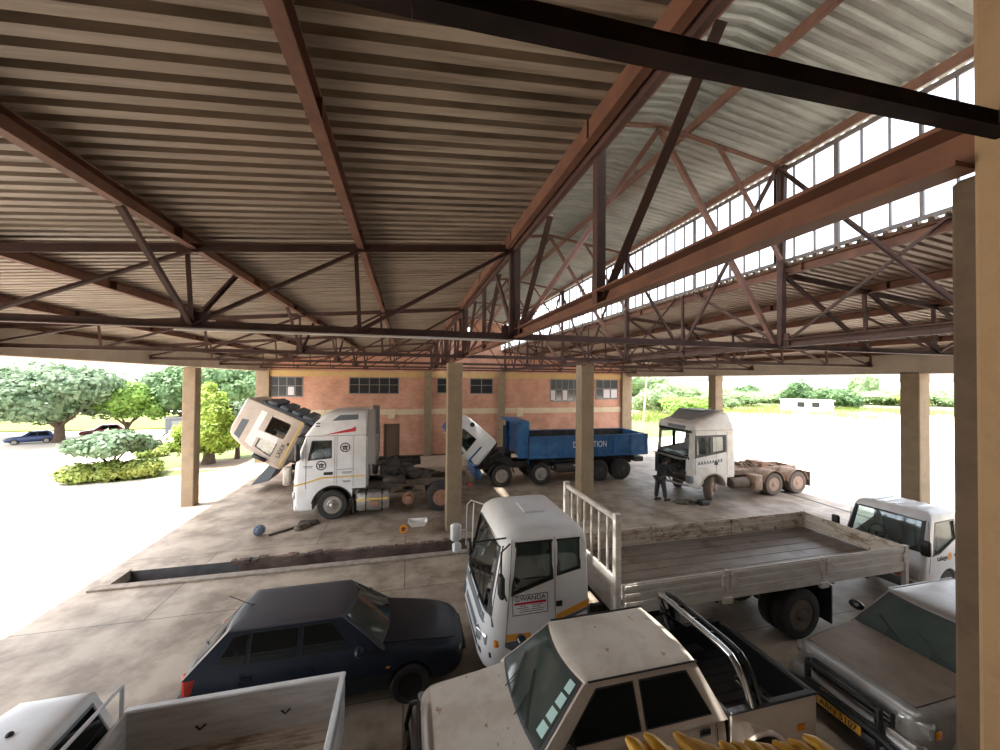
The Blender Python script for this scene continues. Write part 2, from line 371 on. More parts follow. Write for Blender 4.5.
b.box(PX0 - t, PX0, PY0 - t, PY1 + t, -1.5, -.2).box(PX1, PX1 + t, PY0 - t, PY1 + t, -1.5, -.2).box(PX0 - t, PX1 + t, PY0 - t, PY1 + t, -1.6, -1.5).box(PX0, PX1, PY0 - t, PY0, -1.5, -.2)
b.box(PX0 + .05, PX0 + .35, PY0, PY1, -1.5, -.35)          # step in the pit
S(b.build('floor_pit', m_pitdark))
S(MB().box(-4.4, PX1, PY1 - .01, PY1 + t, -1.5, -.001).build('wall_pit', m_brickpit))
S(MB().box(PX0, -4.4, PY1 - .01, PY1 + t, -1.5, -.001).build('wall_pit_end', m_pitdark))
b = MB()
b.box(PX0 - .3, PX1, PY0 - .22, PY0, 0, .05).box(PX0 - .22, PX0, PY0, PY1 + .05, 0, .03)
S(b.build('trim_pit_kerb', m_kerb, bevel=.012))
b = MB()
random.seed(3)
x = -4.6
while x < 3.9:                                              # broken top course along the far lip of the pit
    L = random.uniform(.07, .2); h = random.uniform(.004, .035); b.box(x, x + L, PY1 - random.uniform(-.01, .05), PY1 + random.uniform(.06, .2), -.08, h); x += L * random.uniform(.85, 1.15)
S(b.build('trim_pit_lip', m_brickpit, bevel=.01))
S(MB().box(16.68, 16.8, 2, 24, -.01, .006).build('trim_drain', m_pitdark))

# ------------------------------------------------------------------ roofs
def zl(x): return 6.88 + .091 * x
def zr(x): return 6.88 + .091 * (7.7 - x)
RY0, RY1 = -2.1, 25.9
def sheet(x0, z0, x1, z1, mat, name, pitch=.152, h=.05, r=(.082, .012, .046, .012)):
    b = MB(); y = RY0; ys = []
    while y < RY1:
        for dy, zz in ((0, 0), (r[0], 0), (r[0] + r[1], h), (r[0] + r[1] + r[2], h)): ys.append((y + dy, zz))
        y += pitch
    nseg = 4; rows = [[V((lerp(x0, x1, i / nseg), yy, lerp(z0, z1, i / nseg) + zz + random.uniform(-.003, .003))) for yy, zz in ys] for i in range(nseg + 1)]
    t = V((0, 0, .004)); top = [[p + t for p in q] for q in rows]
    w = len(ys); vs = [p for q in rows for p in q] + [p for q in top for p in q]; N = w * (nseg + 1); fs = []
    for i in range(nseg):
        for j in range(w - 1):
            a = i * w + j; fs.append((a, a + 1, a + 1 + w, a + w)); fs.append((N + a, N + a + w, N + a + 1 + w, N + a + 1))
    for j in range(w - 1):
        fs.append((j, N + j, N + j + 1, j + 1)); a = nseg * w + j; fs.append((a, a + 1, N + a + 1, N + a))
    b.add(vs, fs); return S(b.build(name, mat))
sheet(-9.58, zl(-9.58), 1.42, zl(1.42), m_sheet, 'roof_west')
sheet(6.24, zr(6.24), 16.78, zr(16.78), m_sheetR, 'roof_east')
sheet(1.1, 8.9, 3.85, 9.25, m_sheetM, 'roof_monitor_west', h=.03, r=(.05, .03, .042, .03))
sheet(3.85, 9.25, 6.6, 8.9, m_sheetM, 'roof_monitor_east', h=.03, r=(.05, .03, .042, .03))

# purlins: channels lying under the sheets, each a thing
PL = [1.36, -.6, -2.45, -4.4, -6.35, -8.2]
ordw = ['first', 'second', 'third', 'fourth', 'fifth', 'sixth', 'seventh']
for i, x in enumerate(PL):
    for side in (0, 1):
        X = x if side == 0 else 7.7 - x
        zz = (zl(X) if side == 0 else zr(X)) - .078
        big = i == 0
        b = MB().chan((X, RY0 + .3, zz), (X, 25.0, zz), .085 if not big else .07, .15, .012, sg=1 if side == 0 else -1)
        for k in range(12): b.box(X - .05, X + .05, .4 + k * 2.2, .41 + k * 2.2, zz - .07, zz + .07)
        where = ('left corrugated roof, %s down from its high edge' if side == 0 else 'right corrugated roof, %s down from the row of glazing') % ordw[i]
        tag(b.build('roof_purlin', m_rustL), 'rust-red steel purlin under the ' + where, 'purlin', 'purlins under the left roof' if side == 0 else 'purlins under the right roof')
for k, x in enumerate((1.4, 3.3, 4.42, 6.32)):
    zz = 9.25 - abs(x - 3.85) * .13 - .06
    b = MB().chan((x, RY0 + .3, zz), (x, 25, zz), .07, .11, .01)
    tag(b.build('roof_purlin', m_rustM), 'pale rust purlin under the raised middle roof, ' + ('along its left edge', 'just left of its ridge', 'just right of its ridge', 'along its right edge over the glazing')[k], 'purlin', 'purlins under the raised middle roof')

# trusses
YT = [.62, 5.1, 9.8, 14.5, 19.2, 23.9]
zb = 5.62
pos = ['directly over the viewer', 'nearest full one in view', 'second full one along the hall', 'third full one along the hall', 'fourth along the hall', 'last before the brick wall']
XL = [-8.35, -6.35, -4.4, -2.45, -.6, 1.42]
def truss(k, side):
    Y = YT[k]; mx = (lambda x: x) if side == 0 else (lambda x: 7.7 - x); zf = zl if side == 0 else zr
    P = [mx(x) for x in XL]; tops = [zf(x) - .2 for x in P]
    t = T('roof_truss', 'red-oxide steel lattice truss under the %s roof, %s' % (('left', 'right')[side], pos[k]), 'roof truss', (P[-1], Y, zb), 0, ('trusses under the left roof', 'trusses under the right roof')[side])
    o = V((P[-1], Y, zb))
    q = lambda x, z, dy=0: V((x, Y + dy, z)) - o
    a = .1
    c = MB()
    if k == 0 and side == 0:
        # bottom chord beside the lens: a single heavy angle, its web towards the viewer
        pl = [(.02, -.0375), (-.02, -.0375), (-.02, -.0315), (.014, -.0315), (.014, .0375), (.02, .0375)]
        c.prof(q(1.58, 5.686), q(0, 5.643), pl); c.prof(q(0, 5.643), q(P[0], 5.62), pl)
    else:
        c.tee(q(P[0], zb), q(P[-1], zb), a, .09, .014)
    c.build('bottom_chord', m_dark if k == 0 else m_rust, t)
    c = MB(); c.tee(q(P[0], tops[0] + .05), q(P[-1], tops[-1] + .05), .07, -.08, .012); c.build('top_chord', m_rust, t)
    if k == 0: return t
    for i, x in enumerate(P):
        if i in (0, 5): MB().angle(q(x, zb), q(x, tops[i] + .05), .07).build('vertical', m_rust, t)
        else:
            MB().angle(q(x, zb, .03), q(x - .06, tops[i] + .05, .03), .05).build('vertical', m_rust, t)
        if i < 5:
            MB().angle(q(x, zb, -.03), q(P[i + 1], tops[i + 1] + .03, -.03), .055).build('diagonal', m_rust, t)
    x = P[3]
    for dy in (-1.15, 1.15): MB().angle(q(x, zb), q(x, zf(x) - .16, dy), .05).build('sway_brace', m_rust, t)
    for x in (P[0], P[3], P[-1]): MB().box(x - o.x - .13, x - o.x + .13, .04, .052, -.03, .16).build('gusset_plate', m_rust, t)
    return t
for k in range(6):
    for side in (0, 1):
        if k == 0 and side == 1: continue
        truss(k, side)
# monitor frames over the middle bay
for k in range(1, 6):
    Y = YT[k]; t = T('monitor_frame', 'pale rust braced frame carrying the raised middle roof, %s' % pos[k], 'roof frame', (3.85, Y, zb), 0, 'frames under the raised middle roof')
    q = lambda x, z, dy=0: V((x - 3.85, dy, z - zb))
    MB().tee(q(1.5, zb), q(6.2, zb), .1, .09, .014).build('bottom_chord', m_rust, t)
    MB().angle(q(1.4, 8.75), q(3.85, 9.07), .08).build('rafter', m_rustM, t); MB().angle(q(3.85, 9.07), q(6.3, 8.75), .08).build('rafter', m_rustM, t)
    for x, s in ((1.5, 1), (6.2, -1)):
        MB().angle(q(x, zb, .04), q(3.85, 9.03, .04), .07).build('strut', m_rustM, t)
        MB().angle(q(x, zb, -.03), q(x - .08 * s, 8.75, -.03), .07).build('post', m_rust, t)
        MB().angle(q(x, 7.1, -.04), q(x + s * 1.3, 8.88, -.04), .05).build('knee_brace', m_rustM, t)
# long lattice girders either side of the middle bay
def girder(X, heavy):
    t = T('lattice_girder', 'long rust-red lattice girder along the ' + ('left edge of the raised middle roof' if heavy else 'right edge below the glazing'), 'girder', (X, 0, zb), 0)
    q = lambda y, z, dx=0: V((dx, y, z - zb))
    MB().chan(q(.69, 5.665), q(24.85, 5.665), .1, .13, .014, sg=-1).build('bottom_chord', m_rustL if heavy else m_rust, t)
    if heavy:
        MB().chan(q(.76, 6.86, -.05), q(24.85, 6.86, -.05), .045, .1, .01).build('top_chord', m_rust, t)
    bn = [.4 + 2.35 * i for i in range(11)]
    for i, y in enumerate(bn):
        if heavy and i == 0: continue
        tru = i % 2 == 0
        ztop = 6.9 if heavy else 8.72
        if heavy:
            MB().angle(q(y, 5.62), q(y, ztop), .075).build('vertical', m_rust, t)
            MB().angle(q(y, 5.66, .03), q(y - 1.17, 6.86, .03), .07).build('diagonal', m_rust, t)
            if tru: MB().angle(q(y, 5.66, -.03), q(y + 1.17, 6.86, -.03), .07).build('diagonal', m_rust, t)
        else:
            if tru:
                MB().angle(q(y, 5.62), q(y, ztop), .06).build('vertical', m_rust, t)
                for s in (-1, 1):
                    if not 0 < y + s * 2.35 < 24.9: continue
                    MB().angle(q(y, ztop, -.05), q(y + s * 2.35, 5.7, -.05), .055).build('diagonal', m_rust, t)
            else:
                for s in (-1, 1):
                    MB().angle(q(y + s * 2.35, 5.66, .04), q(y + s * .3, 7.0, .04), .05).build('diagonal', m_rust, t)
                MB().angle(q(y, 5.62), q(y, 7.0), .045).build('vertical', m_rust, t)
    for y in bn[2::2]: MB().box(-.008, .004, y - .16, y + .16, 0, .22).build('gusset_plate', m_rust, t)
girder(1.5, True); girder(6.22, False)

# clerestory glazing, one window per bay
def glazing(X, num, y0, y1):
    fr = MB(); n = max(1, round((y1 - y0) / .33)); z0, z1 = 7.12, 8.74
    for i in range(n + 1):
        y = lerp(y0, y1, i / n); th = .032 if i % 6 == 0 else .018 if i % 3 == 0 else .0085
        fr.box(X - .02, X + .02, y - th, y + th, z0, z1)
    for z, th in ((z0, .03), (7.64, .009), (8.17, .009), (z1, .035)): fr.box(X - .018, X + .018, y0, y1, z - th, z + th)
    f = S(fr.build('window_%d' % num, m_mull))
    g = MB().box(X - .003, X + .003, y0, y1, z0, z1).build('glass_pane', m_pane, f)
for i in range(5):
    glazing(6.38, i + 1, .4 + i * 4.9, .4 + (i + 1) * 4.9); glazing(1.3, i + 6, .4 + i * 4.9, .4 + (i + 1) * 4.9)

# ------------------------------------------------------------------ columns, edge beams, walls
def column(x, y, w=.5, h=5.4, mat=m_conc):
    b = MB().bbox(x - w / 2, x + w / 2, y - w / 2, y + w / 2, -.02, h, .02)
    return S(b.build('column', mat))
for y in (.6, 8.95, 17.25): column(-8.22, y, .43)
for y in (.5, 8.75, 17.0): column(16.3, y)
for x in (1.56, 6.4): column(x, 12.75, .5, 5.58)
S(MB().bbox(-8.6, -8.1, -2, 25.4, 5.42, 6.02, .015).build('trim_beam_west', m_beamc))
S(MB().bbox(16.05, 16.55, -2, 25.4, 5.33, 6.0, .015).build('trim_beam_east', m_beamc))
S(MB().bbox(1.565, 2.1, .68, .757, -.02, 5.6, .01).build('column_brown', m_plastD))
S(MB().bbox(1.5, 2.8, -.3, .682, -.02, 7.2, .012).build('column_tan', m_plast))


WY = 25.1
def wfn(x, z, d): return V((x, WY + d, z))
wins = [(-7.95, -6.15, 3.87, 5.12, 4), (-3.54, -.5, 4.05, 5.12, 5), (1.92, 2.59, 4.1, 5.12, 1), (4.12, 5.73, 4.05, 5.12, 2), (9.9, 12.2, 3.5, 5.12, 5), (13.45, 15.3, 3.65, 5.12, 3), (3.45, 4.15, 7.7, 8.6, 1), (-2.05, -1.68, .98, 2.1, 1)]
holes = [[(a, c), (bb, c), (bb, d), (a, d)] for a, bb, c, d, _ in wins] + [[(-1.36, .02), (-.5, .02), (-.5, 2.08), (-1.36, 2.08)]]
out = [(-8.5, -.1), (16.4, -.1), (16.4, zr(16.4)), (6.3, zr(6.3)), (6.3, 8.88), (3.85, 9.2), (1.4, 8.88), (1.4, zl(1.4)), (-8.5, zl(-8.5))]
S(MB().plate(out, holes, wfn, .23).build('wall_far', m_brick))
for i, (a, bb, c, d, n) in enumerate(wins):
    fr = MB(); t = .06
    fr.box(a, a + t, WY - .02, WY + .08, c, d).box(bb - t, bb, WY - .02, WY + .08, c, d).box(a, bb, WY - .02, WY + .08, c, c + t).box(a, bb, WY - .02, WY + .08, d - t, d)
    for k in range(1, n): x = lerp(a, bb, k / n); fr.box(x - .025, x + .025, WY, WY + .06, c, d)
    if i < 6: fr.box(a, bb, WY, WY + .06, lerp(c, d, .55) - .02, lerp(c, d, .55) + .02)
    f = S(fr.build('window_%d' % (11 + i), m_frameg))
    if i != 6: MB().box(a, bb, WY + .025, WY + .035, c, d).build('glass_pane', m_glassB, f)
    if i in (0, 4, 5):      # pale blinds behind some panes
        f2 = MB()
        for k in ((2,), (), (), (), (0, 2), (1, 2))[i]:
            x0, x1 = lerp(a, bb, k / n), lerp(a, bb, (k + 1) / n); f2.box(x0 + .06, x1 - .06, WY + .008, WY + .02, c + .12, lerp(c, d, .5))
        f2.build('window_blind', M('pale_blind_%d' % i, (.62, .6, .62), .8), f)
S(MB().box(-1.36, -.5, WY + .05, WY + .1, .02, 2.08).box(-1.42, -1.36, WY - .02, WY + .1, 0, 2.13).box(-.5, -.44, WY - .02, WY + .1, 0, 2.13).box(-1.42, -.44, WY - .02, WY + .1, 2.08, 2.14).build('door_1', m_door))
S(MB().box(-8.5, 16.4, WY - .04, WY, 2.72, 3.08).build('trim_band', m_cream))
S(MB().box(-8.5, 16.4, WY - .08, WY, 5.14, 5.5).build('trim_beam_far', m_yellowbeam))
S(MB().box(-8.5, -1.42, WY - .03, WY, 0, .1).box(-.44, 16.4, WY - .03, WY, 0, .1).build('baseboard_far', m_plastD))
for x, w_ in ((-8.3, .7), (1.33, .45), (6.3, .45), (15.95, .8)):
    S(MB().bbox(x - w_ / 2, x + w_ / 2, WY - .22, WY, 0, 5.6, .015).build('column_wall', m_conc))
for x in (7.66, 1.95 - 2.9, -5.1):
    S(MB().box(x - .22, x + .22, WY - .1, WY, 2.5, 3.1).build('trim_beam_stub', m_cream))
S(MB().box(-9, 16.6, -.6, -.36, -.1, 7.6).build('wall_near', m_plastD))

S(MB().box(-.9, 1.5, -.36, .15, 3.5, 3.62).build('floor_balcony', m_beamc))
# drop rod beside the second inner column, and a thin white rod along the nearest truss's bottom chord
tag(MB().tube([(6.0, 12.2, 8.8), (6.02, 12.2, 5.5)], .02, 6).build('drop_pipe', m_rust), 'thin dark pipe rising into the roof beside the right inner column', 'pipe')
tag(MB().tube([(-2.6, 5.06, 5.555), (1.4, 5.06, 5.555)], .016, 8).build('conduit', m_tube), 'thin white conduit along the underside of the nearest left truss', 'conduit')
t = T('flood_lamp', 'small white floodlight hanging under the left edge beam', 'lamp', (-8.05, 9.5, 5.4))
MB().bbox(-.09, .09, -.12, .12, -.2, -.02, .02).build('housing', m_tube, t); MB().bar((0, 0, -.02), (0, 0, .1), .03, .03).build('bracket', m_rust, t)
# ------------------------------------------------------------------ wheels
def wheel(parent, x, y, z, r, w, sg, style='car', tm=None, rm=None, yaw=0):
    tm = tm or m_tyre; rr = r * (.6 if style != 'car' else .64); h = w / 2
    k = MB(); k.lathe([(rr, -h), (r * .9, -h), (r * .985, -h + .12 * w), (r, -h + .25 * w), (r, h - .25 * w), (r * .985, h - .12 * w), (r * .9, h), (rr * 1.03, h - .004), (rr, h - .02), (rr * .98, h - .3 * w), (.02, h - .32 * w)], (0, 0, 0), 'y', 28, sg)
    n = 22
    for a in range(n):
        t = 2 * pi * a / n; c, s = cos(t), sin(t)
        k.bar((r * c * .985, sg * h * .55, r * s * .985), (r * c * .985, -sg * h * .55, r * s * .985), .02 * r / .3, .035 * r, (c, 0, s))
    o = k.build('wheel', tm, parent, 40); o.matrix_basis = Matrix.Translation((x, y, z)) @ Matrix.Rotation(yaw, 4, 'Z')
    q = MB()
    if style == 'front':
        q.lathe([(rr * .98, h - .01), (rr * .9, h - .05), (rr * .8, h - .05), (rr * .68, h - .03), (rr * .52, h + .01), (rr * .5, h + .03), (rr * .3, h + .03), (rr * .28, h + .1), (rr * .18, h + .12), (.01, h + .12)], (0, 0, 0), 'y', 28, sg)
        q.mat(0)
        for a in range(10):
            t = 2 * pi * a / 10; q.lathe([(.022, 0), (.02, .03)], (rr * .42 * cos(t), sg * (h + .03), rr * .42 * sin(t)), 'y', 6, sg)
        q.mat(1)
        for a in range(10):
            t = 2 * pi * (a + .5) / 10; q.lathe([(.04, 0), (.04, .012)], (rr * .72 * cos(t), sg * (h - .035), rr * .72 * sin(t)), 'y', 8, sg)
    elif style == 'rear':
        q.lathe([(rr * .98, h - .01), (rr * .88, h - .03), (rr * .84, h - .13), (rr * .62, h - .16), (rr * .46, h - .16), (rr * .42, h - .06), (rr * .36, h + .0), (rr * .2, h + .02), (.01, h + .02)], (0, 0, 0), 'y', 28, sg)
        for a in range(10):
            t = 2 * pi * a / 10; q.lathe([(.022, 0), (.02, .04)], (rr * .55 * cos(t), sg * (h - .16), rr * .55 * sin(t)), 'y', 6, sg)
    else:
        q.lathe([(rr * .99, h - .01), (rr * .93, h - .03), (rr * .9, h - .06), (rr * .3, h - .05), (rr * .26, h - .01), (.01, h - .005)], (0, 0, 0), 'y', 24, sg)
        for a in range(6):
            t = 2 * pi * a / 6 + .2
            q.bar((rr * .2 * cos(t), sg * (h - .03), rr * .2 * sin(t)), (rr * .93 * cos(t), sg * (h - .03), rr * .93 * sin(t)), .05, .05, (0, 1, 0))
        q.mat(1)
        for a in range(6):
            t = 2 * pi * (a + .5) / 6 + .2; q.lathe([(.03, 0), (.03, .01)], (rr * .62 * cos(t), sg * (h - .055), rr * .62 * sin(t)), 'y', 8, sg)
    q.build('rim', [rm or m_rim, m_black], o, 35)
    return o

# ------------------------------------------------------------------ car bodies (front at x = 0, facing -X)
SEC = [(0, 0, .0), (.8, 0, .0), (.955, .1, 0), (1., .4, 0), (.995, .62, 0), (.975, .84, 0), (.935, .965, 0), (.86, 1., .3), (.45, 1., .8), (0, 1., 1.)]
def section(x, hw, zb, zt, crown):
    h = zt - zb; half = [V((x, hw * a, zb + h * b + crown * c)) for a, b, c in SEC]
    return half + [V((p.x, -p.y, p.z)) for p in reversed(half[1:-1])]
def stat(st, x):
    for a, b in zip(st, st[1:]):
        if a[0] <= x <= b[0]:
            t = (x - a[0]) / max(1e-6, b[0] - a[0]); return [lerp(p, q, t) for p, q in zip(a, b)]
    return list(st[-1])
def side_y(st, x, z):
    _, hw, zb, zt = stat(st, x); f = (z - zb) / (zt - zb)
    for a, b in zip(SEC[1:7], SEC[2:8]):
        if a[1] <= f <= b[1]: return hw * lerp(a[0], b[0], (f - a[1]) / max(1e-6, b[1] - a[1]))
    return hw
def car_body(parent, mat, st, arches, r, crown=.03, name='body'):
    b = MB(); b.loft([section(*s, crown) for s in st]); o = b.build(name, mat, parent, sub=1)
    cs = []
    for x in arches:
        for sg in (-1, 1):
            hw = stat(st, x)[1]; c = MB().lathe([(r, -.2), (r, .3)], (x, sg * hw, r * .9), 'y', 32, sg); cs.append(c)
    if cs: cut(o, cs, 38)
    else: shade(o, 38)
    return o
def seam(mb, st, x, z0, z1, sg, w=.007, n=6, off=.002):
    for i in range(n):
        a, c = lerp(z0, z1, i / n), lerp(z0, z1, (i + 1) / n)
        mb.bar((x, sg * (side_y(st, x, a) + off), a), (x, sg * (side_y(st, x, c) + off), c), w, w, (1, 0, 0))
def hseam(mb, st, x0, x1, z, sg, w=.007, n=8, off=.002):
    for i in range(n):
        a, c = lerp(x0, x1, i / n), lerp(x0, x1, (i + 1) / n)
        mb.bar((a, sg * (side_y(st, a, z) + off), z), (c, sg * (side_y(st, c, z) + off), z), w, w)
def flare(parent, st, x, r, mat, w=.05, z0=None, name='wheel_arch'):
    b = MB()
    for sg in (-1, 1):
        hw = stat(st, x)[1]; rings = []
        for k in range(17):
            a = pi * k / 16 * 1.1 - .05 * pi; ca, sa = cos(a), sin(a); c = V((x, 0, r * .9))
            rings.append([c + V((ca * (r + q), sg * (hw + dy), sa * (r + q))) for q, dy in ((-.005, -.1), (-.005, .035), (w * .4, .04), (w, -.01))])
        b.loft(rings)
    return b.build(name, mat, parent, 50)

class GH:
    def __init__(s, xf0, xb0, hw0, z0, xf1, xb1, hw1, z1, bow=.09, bowb=.05):
        s.a = (xf0, xb0, hw0, z0, xf1, xb1, hw1, z1); s.bow = bow; s.bb = bowb
    def L(s, t): a = s.a; return lerp(a[0], a[4], t), lerp(a[1], a[5], t), lerp(a[2], a[6], t), lerp(a[3], a[7], t)
    def front(s, u, t, o=0):
        f, b, h, z = s.L(t); return V((f - s.bow * (1 - u * u) - o * .8, h * u, z + o * .6))
    def back(s, u, t, o=0):
        f, b, h, z = s.L(t); return V((b + s.bb * (1 - u * u) + o * .9, h * u, z + o * .4))
    def side(s, sg):
        def fn(x, t, o=0):
            f, b, h, z = s.L(t); return V((x, sg * (h + o), z + .2 * o))
        return fn
    def ring(s, t, ins=0, dz=0):
        f, b, h, z = s.L(t); U = [-1 + i / 5 for i in range(11)]
        return [V((f + ins - s.bow * (1 - u * u), (h - ins) * u, z + dz)) for u in U] + [V((b - ins + s.bb * (1 - u * u), (h - ins) * u, z + dz)) for u in reversed(U)]
    def build(s, parent, mat, roofmat=None, rise=.05):
        f = min(1, (s.a[5] - s.a[4]) / 1.2)
        c = MB().loft([s.ring(-.08), s.ring(0), s.ring(.5), s.ring(.97), s.ring(1.), s.ring(1., .02, .012)]).build('cabin_pillars', mat, parent, 30)
        r = MB().loft([s.ring(1., -.006, -.012), s.ring(1., .0, .006), s.ring(1., .03 * f, rise * .5), s.ring(1., .09 * f, rise * .8), s.ring(1., .2 * f, rise), s.ring(1., .34 * f, rise * 1.1)]).build('roof', roofmat or mat, parent, 30)
        return c, r
def pane(parent, fn, q, name='window', glass=None, seal=.025, nu=6, nv=2, label=None, frame=None):
    cx = sum(p[0] for p in q) / 4; cy = sum(p[1] for p in q) / 4
    def grow(k):
        r = []
        for i in range(4):
            p = q[i]; r.append((p[0] + (k[0] if p[0] > cx else -k[0]), p[1] + (k[1] if p[1] > cy else -k[1])))
        return r
    b = MB(); b.patch(fn, grow(seal if isinstance(seal, tuple) else (seal, seal * 1.6)), nu, nv, .005, .03); b.mat(1); b.patch(fn, q, nu, nv, .009, .02)
    return tag(b.build(name, [frame or m_black, glass or m_glassD], parent, 30), label)
def wiper(parent, fn, a, b):
    p = [fn(lerp(a[0], b[0], i / 6), lerp(a[1], b[1], i / 6), .03) for i in range(7)]
    MB().tube(p, .008, 5).tube([fn(a[0] * .4 + b[0] * .6 - .06, -.03, .02), fn(lerp(a[0], b[0], .55), lerp(a[1], b[1], .55), .04)], .007, 5).build('wiper', m_black, parent)
def mirror(parent, p, s, mat, arm=None, sq=(.8, 1.1, .75)):
    b = MB().ball(p, s, 12, 8, sq)
    if arm: b.tube([p, arm], s * .28, 6)
    return b.build('side_mirror', mat, parent, 60)
def handle(parent, st, x, z, sg, mat=None, l=.11):
    y = sg * side_y(st, x, z); b = MB().bbox(x - l / 2 - .02, x + l / 2 + .02, min(y, y + sg * .012), max(y, y + sg * .012), z - .035, z + .035, .005)
    b.bbox(x - l / 2, x + l / 2, min(y, y + sg * .03), max(y, y + sg * .03), z - .012, z + .012, .005)
    return b.build('door_handle', mat or m_black, parent)
def load_bed(parent, x0, x1, hw, zf, zt, mat, inner, arch, r, rail=None, floor=None, st=None, t=.05, gate_mat=None):
    # open load bed: outer shell with wheel openings, inner skin, tailgate and rail caps
    for sg in (-1, 1):
        n = 14; low = .42; pts = [(x0, low)]
        cx = arch; aa = [pi - pi * k / n for k in range(n + 1)]
        pts += [(cx + r * cos(a), max(low, .9 * r + r * sin(a))) for a in aa if .9 * r + r * sin(a) > low + .02]
        pts += [(x1, low), (x1, zt), (x0, zt)]
        def fn(x, z, d, sg=sg):
            bul = .012 * (1 - ((z - .75) / .4) ** 2); return V((x, sg * (hw + bul - d), z))
        MB().plate(pts, [], fn, t).build('bed_side', mat, parent, bevel=.008)
        MB().box(x0 + .02, x1 - .02, sg * (hw - t - .004) - .004, sg * (hw - t - .004) + .004, zf, zt - .01).build('bed_liner', inner, parent)
        MB().bbox(x0 - .01, x1 + .01, sg * (hw - .03) - .04, sg * (hw - .03) + .04, zt - .008, zt + .03, .012).build('bed_rail', rail or mat, parent)
    b = MB().box(x0 + .02, x1 - .03, -hw + t, hw - t, zf - .03, zf)
    for i in range(9):
        y = lerp(-hw + .18, hw - .18, i / 8); b.bbox(x0 + .05, x1 - .06, y - .028, y + .028, zf - .005, zf + .014, .006)
    b.build('bed_floor', floor or inner, parent)
    for sg in ((-1, 1) if floor is None else ()): MB().bbox(arch - r, arch + r, min(sg * (hw - t), sg * (hw - .22)), max(sg * (hw - t), sg * (hw - .22)), zf - .01, zf + .18, .03).build('wheel_box', inner, parent)
    MB().box(x0 - .02, x0 + .02, -hw + .02, hw - .02, .5, zt).build('bed_front', inner, parent)
    g = MB().bbox(x1 - .05, x1, -hw + .03, hw - .03, .5, zt + .01, .012); g.bbox(x1 - .002, x1 + .012, -hw + .16, hw - .16, .6, zt - .12, .006)
    g.build('tailgate', gate_mat or mat, parent); MB().box(x1 - .06, x1 - .052, -hw + .06, hw - .06, zf, zt).build('tailgate_liner', inner, parent)
    MB().bbox(x1 - .055, x1 + .01, -hw + .03, hw - .03, zt, zt + .03, .012).build('tailgate_cap', rail or mat, parent)

def lamp_unit(parent, c, s, name, mat, rim=None, rot=0):
    b = MB(); m = Matrix.Translation(c) @ Matrix.Rotation(rot, 4, 'Z'); b.mat(0).bbox(-s[0], s[0], -s[1], s[1], -s[2], s[2], .02, m)
    b.mat(1).bbox(-s[0] - .006, s[0] * .5, -s[1] + .02, s[1] - .02, -s[2] + .015, s[2] - .015, .012, m)
    return b.build(name, [rim or m_grey, mat], parent, 40)

# ------------------------------------------------------------------ white double cab pickup in front
def double_cab(root, body, roofm, hoodm, side_glass, ws_glass, dims, hood_extra=None):
    hw = dims['hw']; zb = .36; bz = dims['belt']; hz = dims['hood']
    st = [(0, hw * .72, .5, hz - .2), (.02, hw * .84, .44, hz - .1), (.1, hw * .95, .38, hz - .05), (.2, hw * .975, .36, hz - .025), (.5, hw * .99, .36, hz), (.95, hw, .36, hz + .05), (1.3, hw, .36, bz), (1.8, hw, .36, bz), (2.5, hw, .36, bz), (3.2, hw, .36, bz), (3.46, hw * .995, .36, bz), (3.5, hw * .99, .37, bz - .005), (3.51, hw * .97, .39, bz - .02)]
    car_body(root, body, st, (.82,), .4, .035)
    # bonnet as its own panel, slightly proud of the wings
    def hf(x, u, o=0):
        s = stat(st, x); return V((x, u * s[1] * .9, s[3] + .034 * (1 - u * u * .55) + o))
    MB().patch(hf, [(.14, -.9), (1.16, -.96), (1.16, .96), (.14, .9)], 8, 8, .006, .025).build('bonnet', hoodm, root, 40)
    g = GH(*dims['gh']); g.build(root, body, roofm)
    a = g.a
    pane(root, g.front, [(-.9, .06), (.9, .06), (.88, .93), (-.88, .93)], 'windscreen', ws_glass, (.07, .05), 10, 3)
    pane(root, g.back, [(-.8, .2), (.8, .2), (.8, .85), (-.8, .85)], 'rear_window', m_glassD, .03, 8)
    xm = dims['bp']
    for sg in (-1, 1):
        f = g.side(sg)
        pane(root, f, [(a[0] + .28, .1), (xm - .04, .1), (xm - .05, .86), (a[4] + .14, .86)], 'window', side_glass, .02)
        pane(root, f, [(xm + .06, .1), (a[1] - .2, .1), (a[5] - .17, .86), (xm + .06, .86)], 'window', side_glass, .02)
        s = MB()
        for x in (a[0] + .14, xm, a[1] - .13): seam(s, st, x, .42, bz - .02, sg)
        hseam(s, st, a[0] + .14, a[1] - .13, .43, sg); s.build('door_seam', m_black, root)
        handle(root, st, xm - .16, bz - .13, sg); handle(root, st, a[1] - .3, bz - .13, sg)
        mirror(root, V((a[0] + .3, sg * (hw + .1), bz + .1)), .1, m_blackg, V((a[0] + .34, sg * (hw - .04), bz + .04)))
        k = MB().tube([f(lerp(a[4], a[5], i / 8) + (.01 if i else .03), 1.0, .012) + V((0, 0, .012)) for i in range(9)], .012, 5); k.build('drip_rail', m_black if dims.get('drip') else body, root)
    return st, g

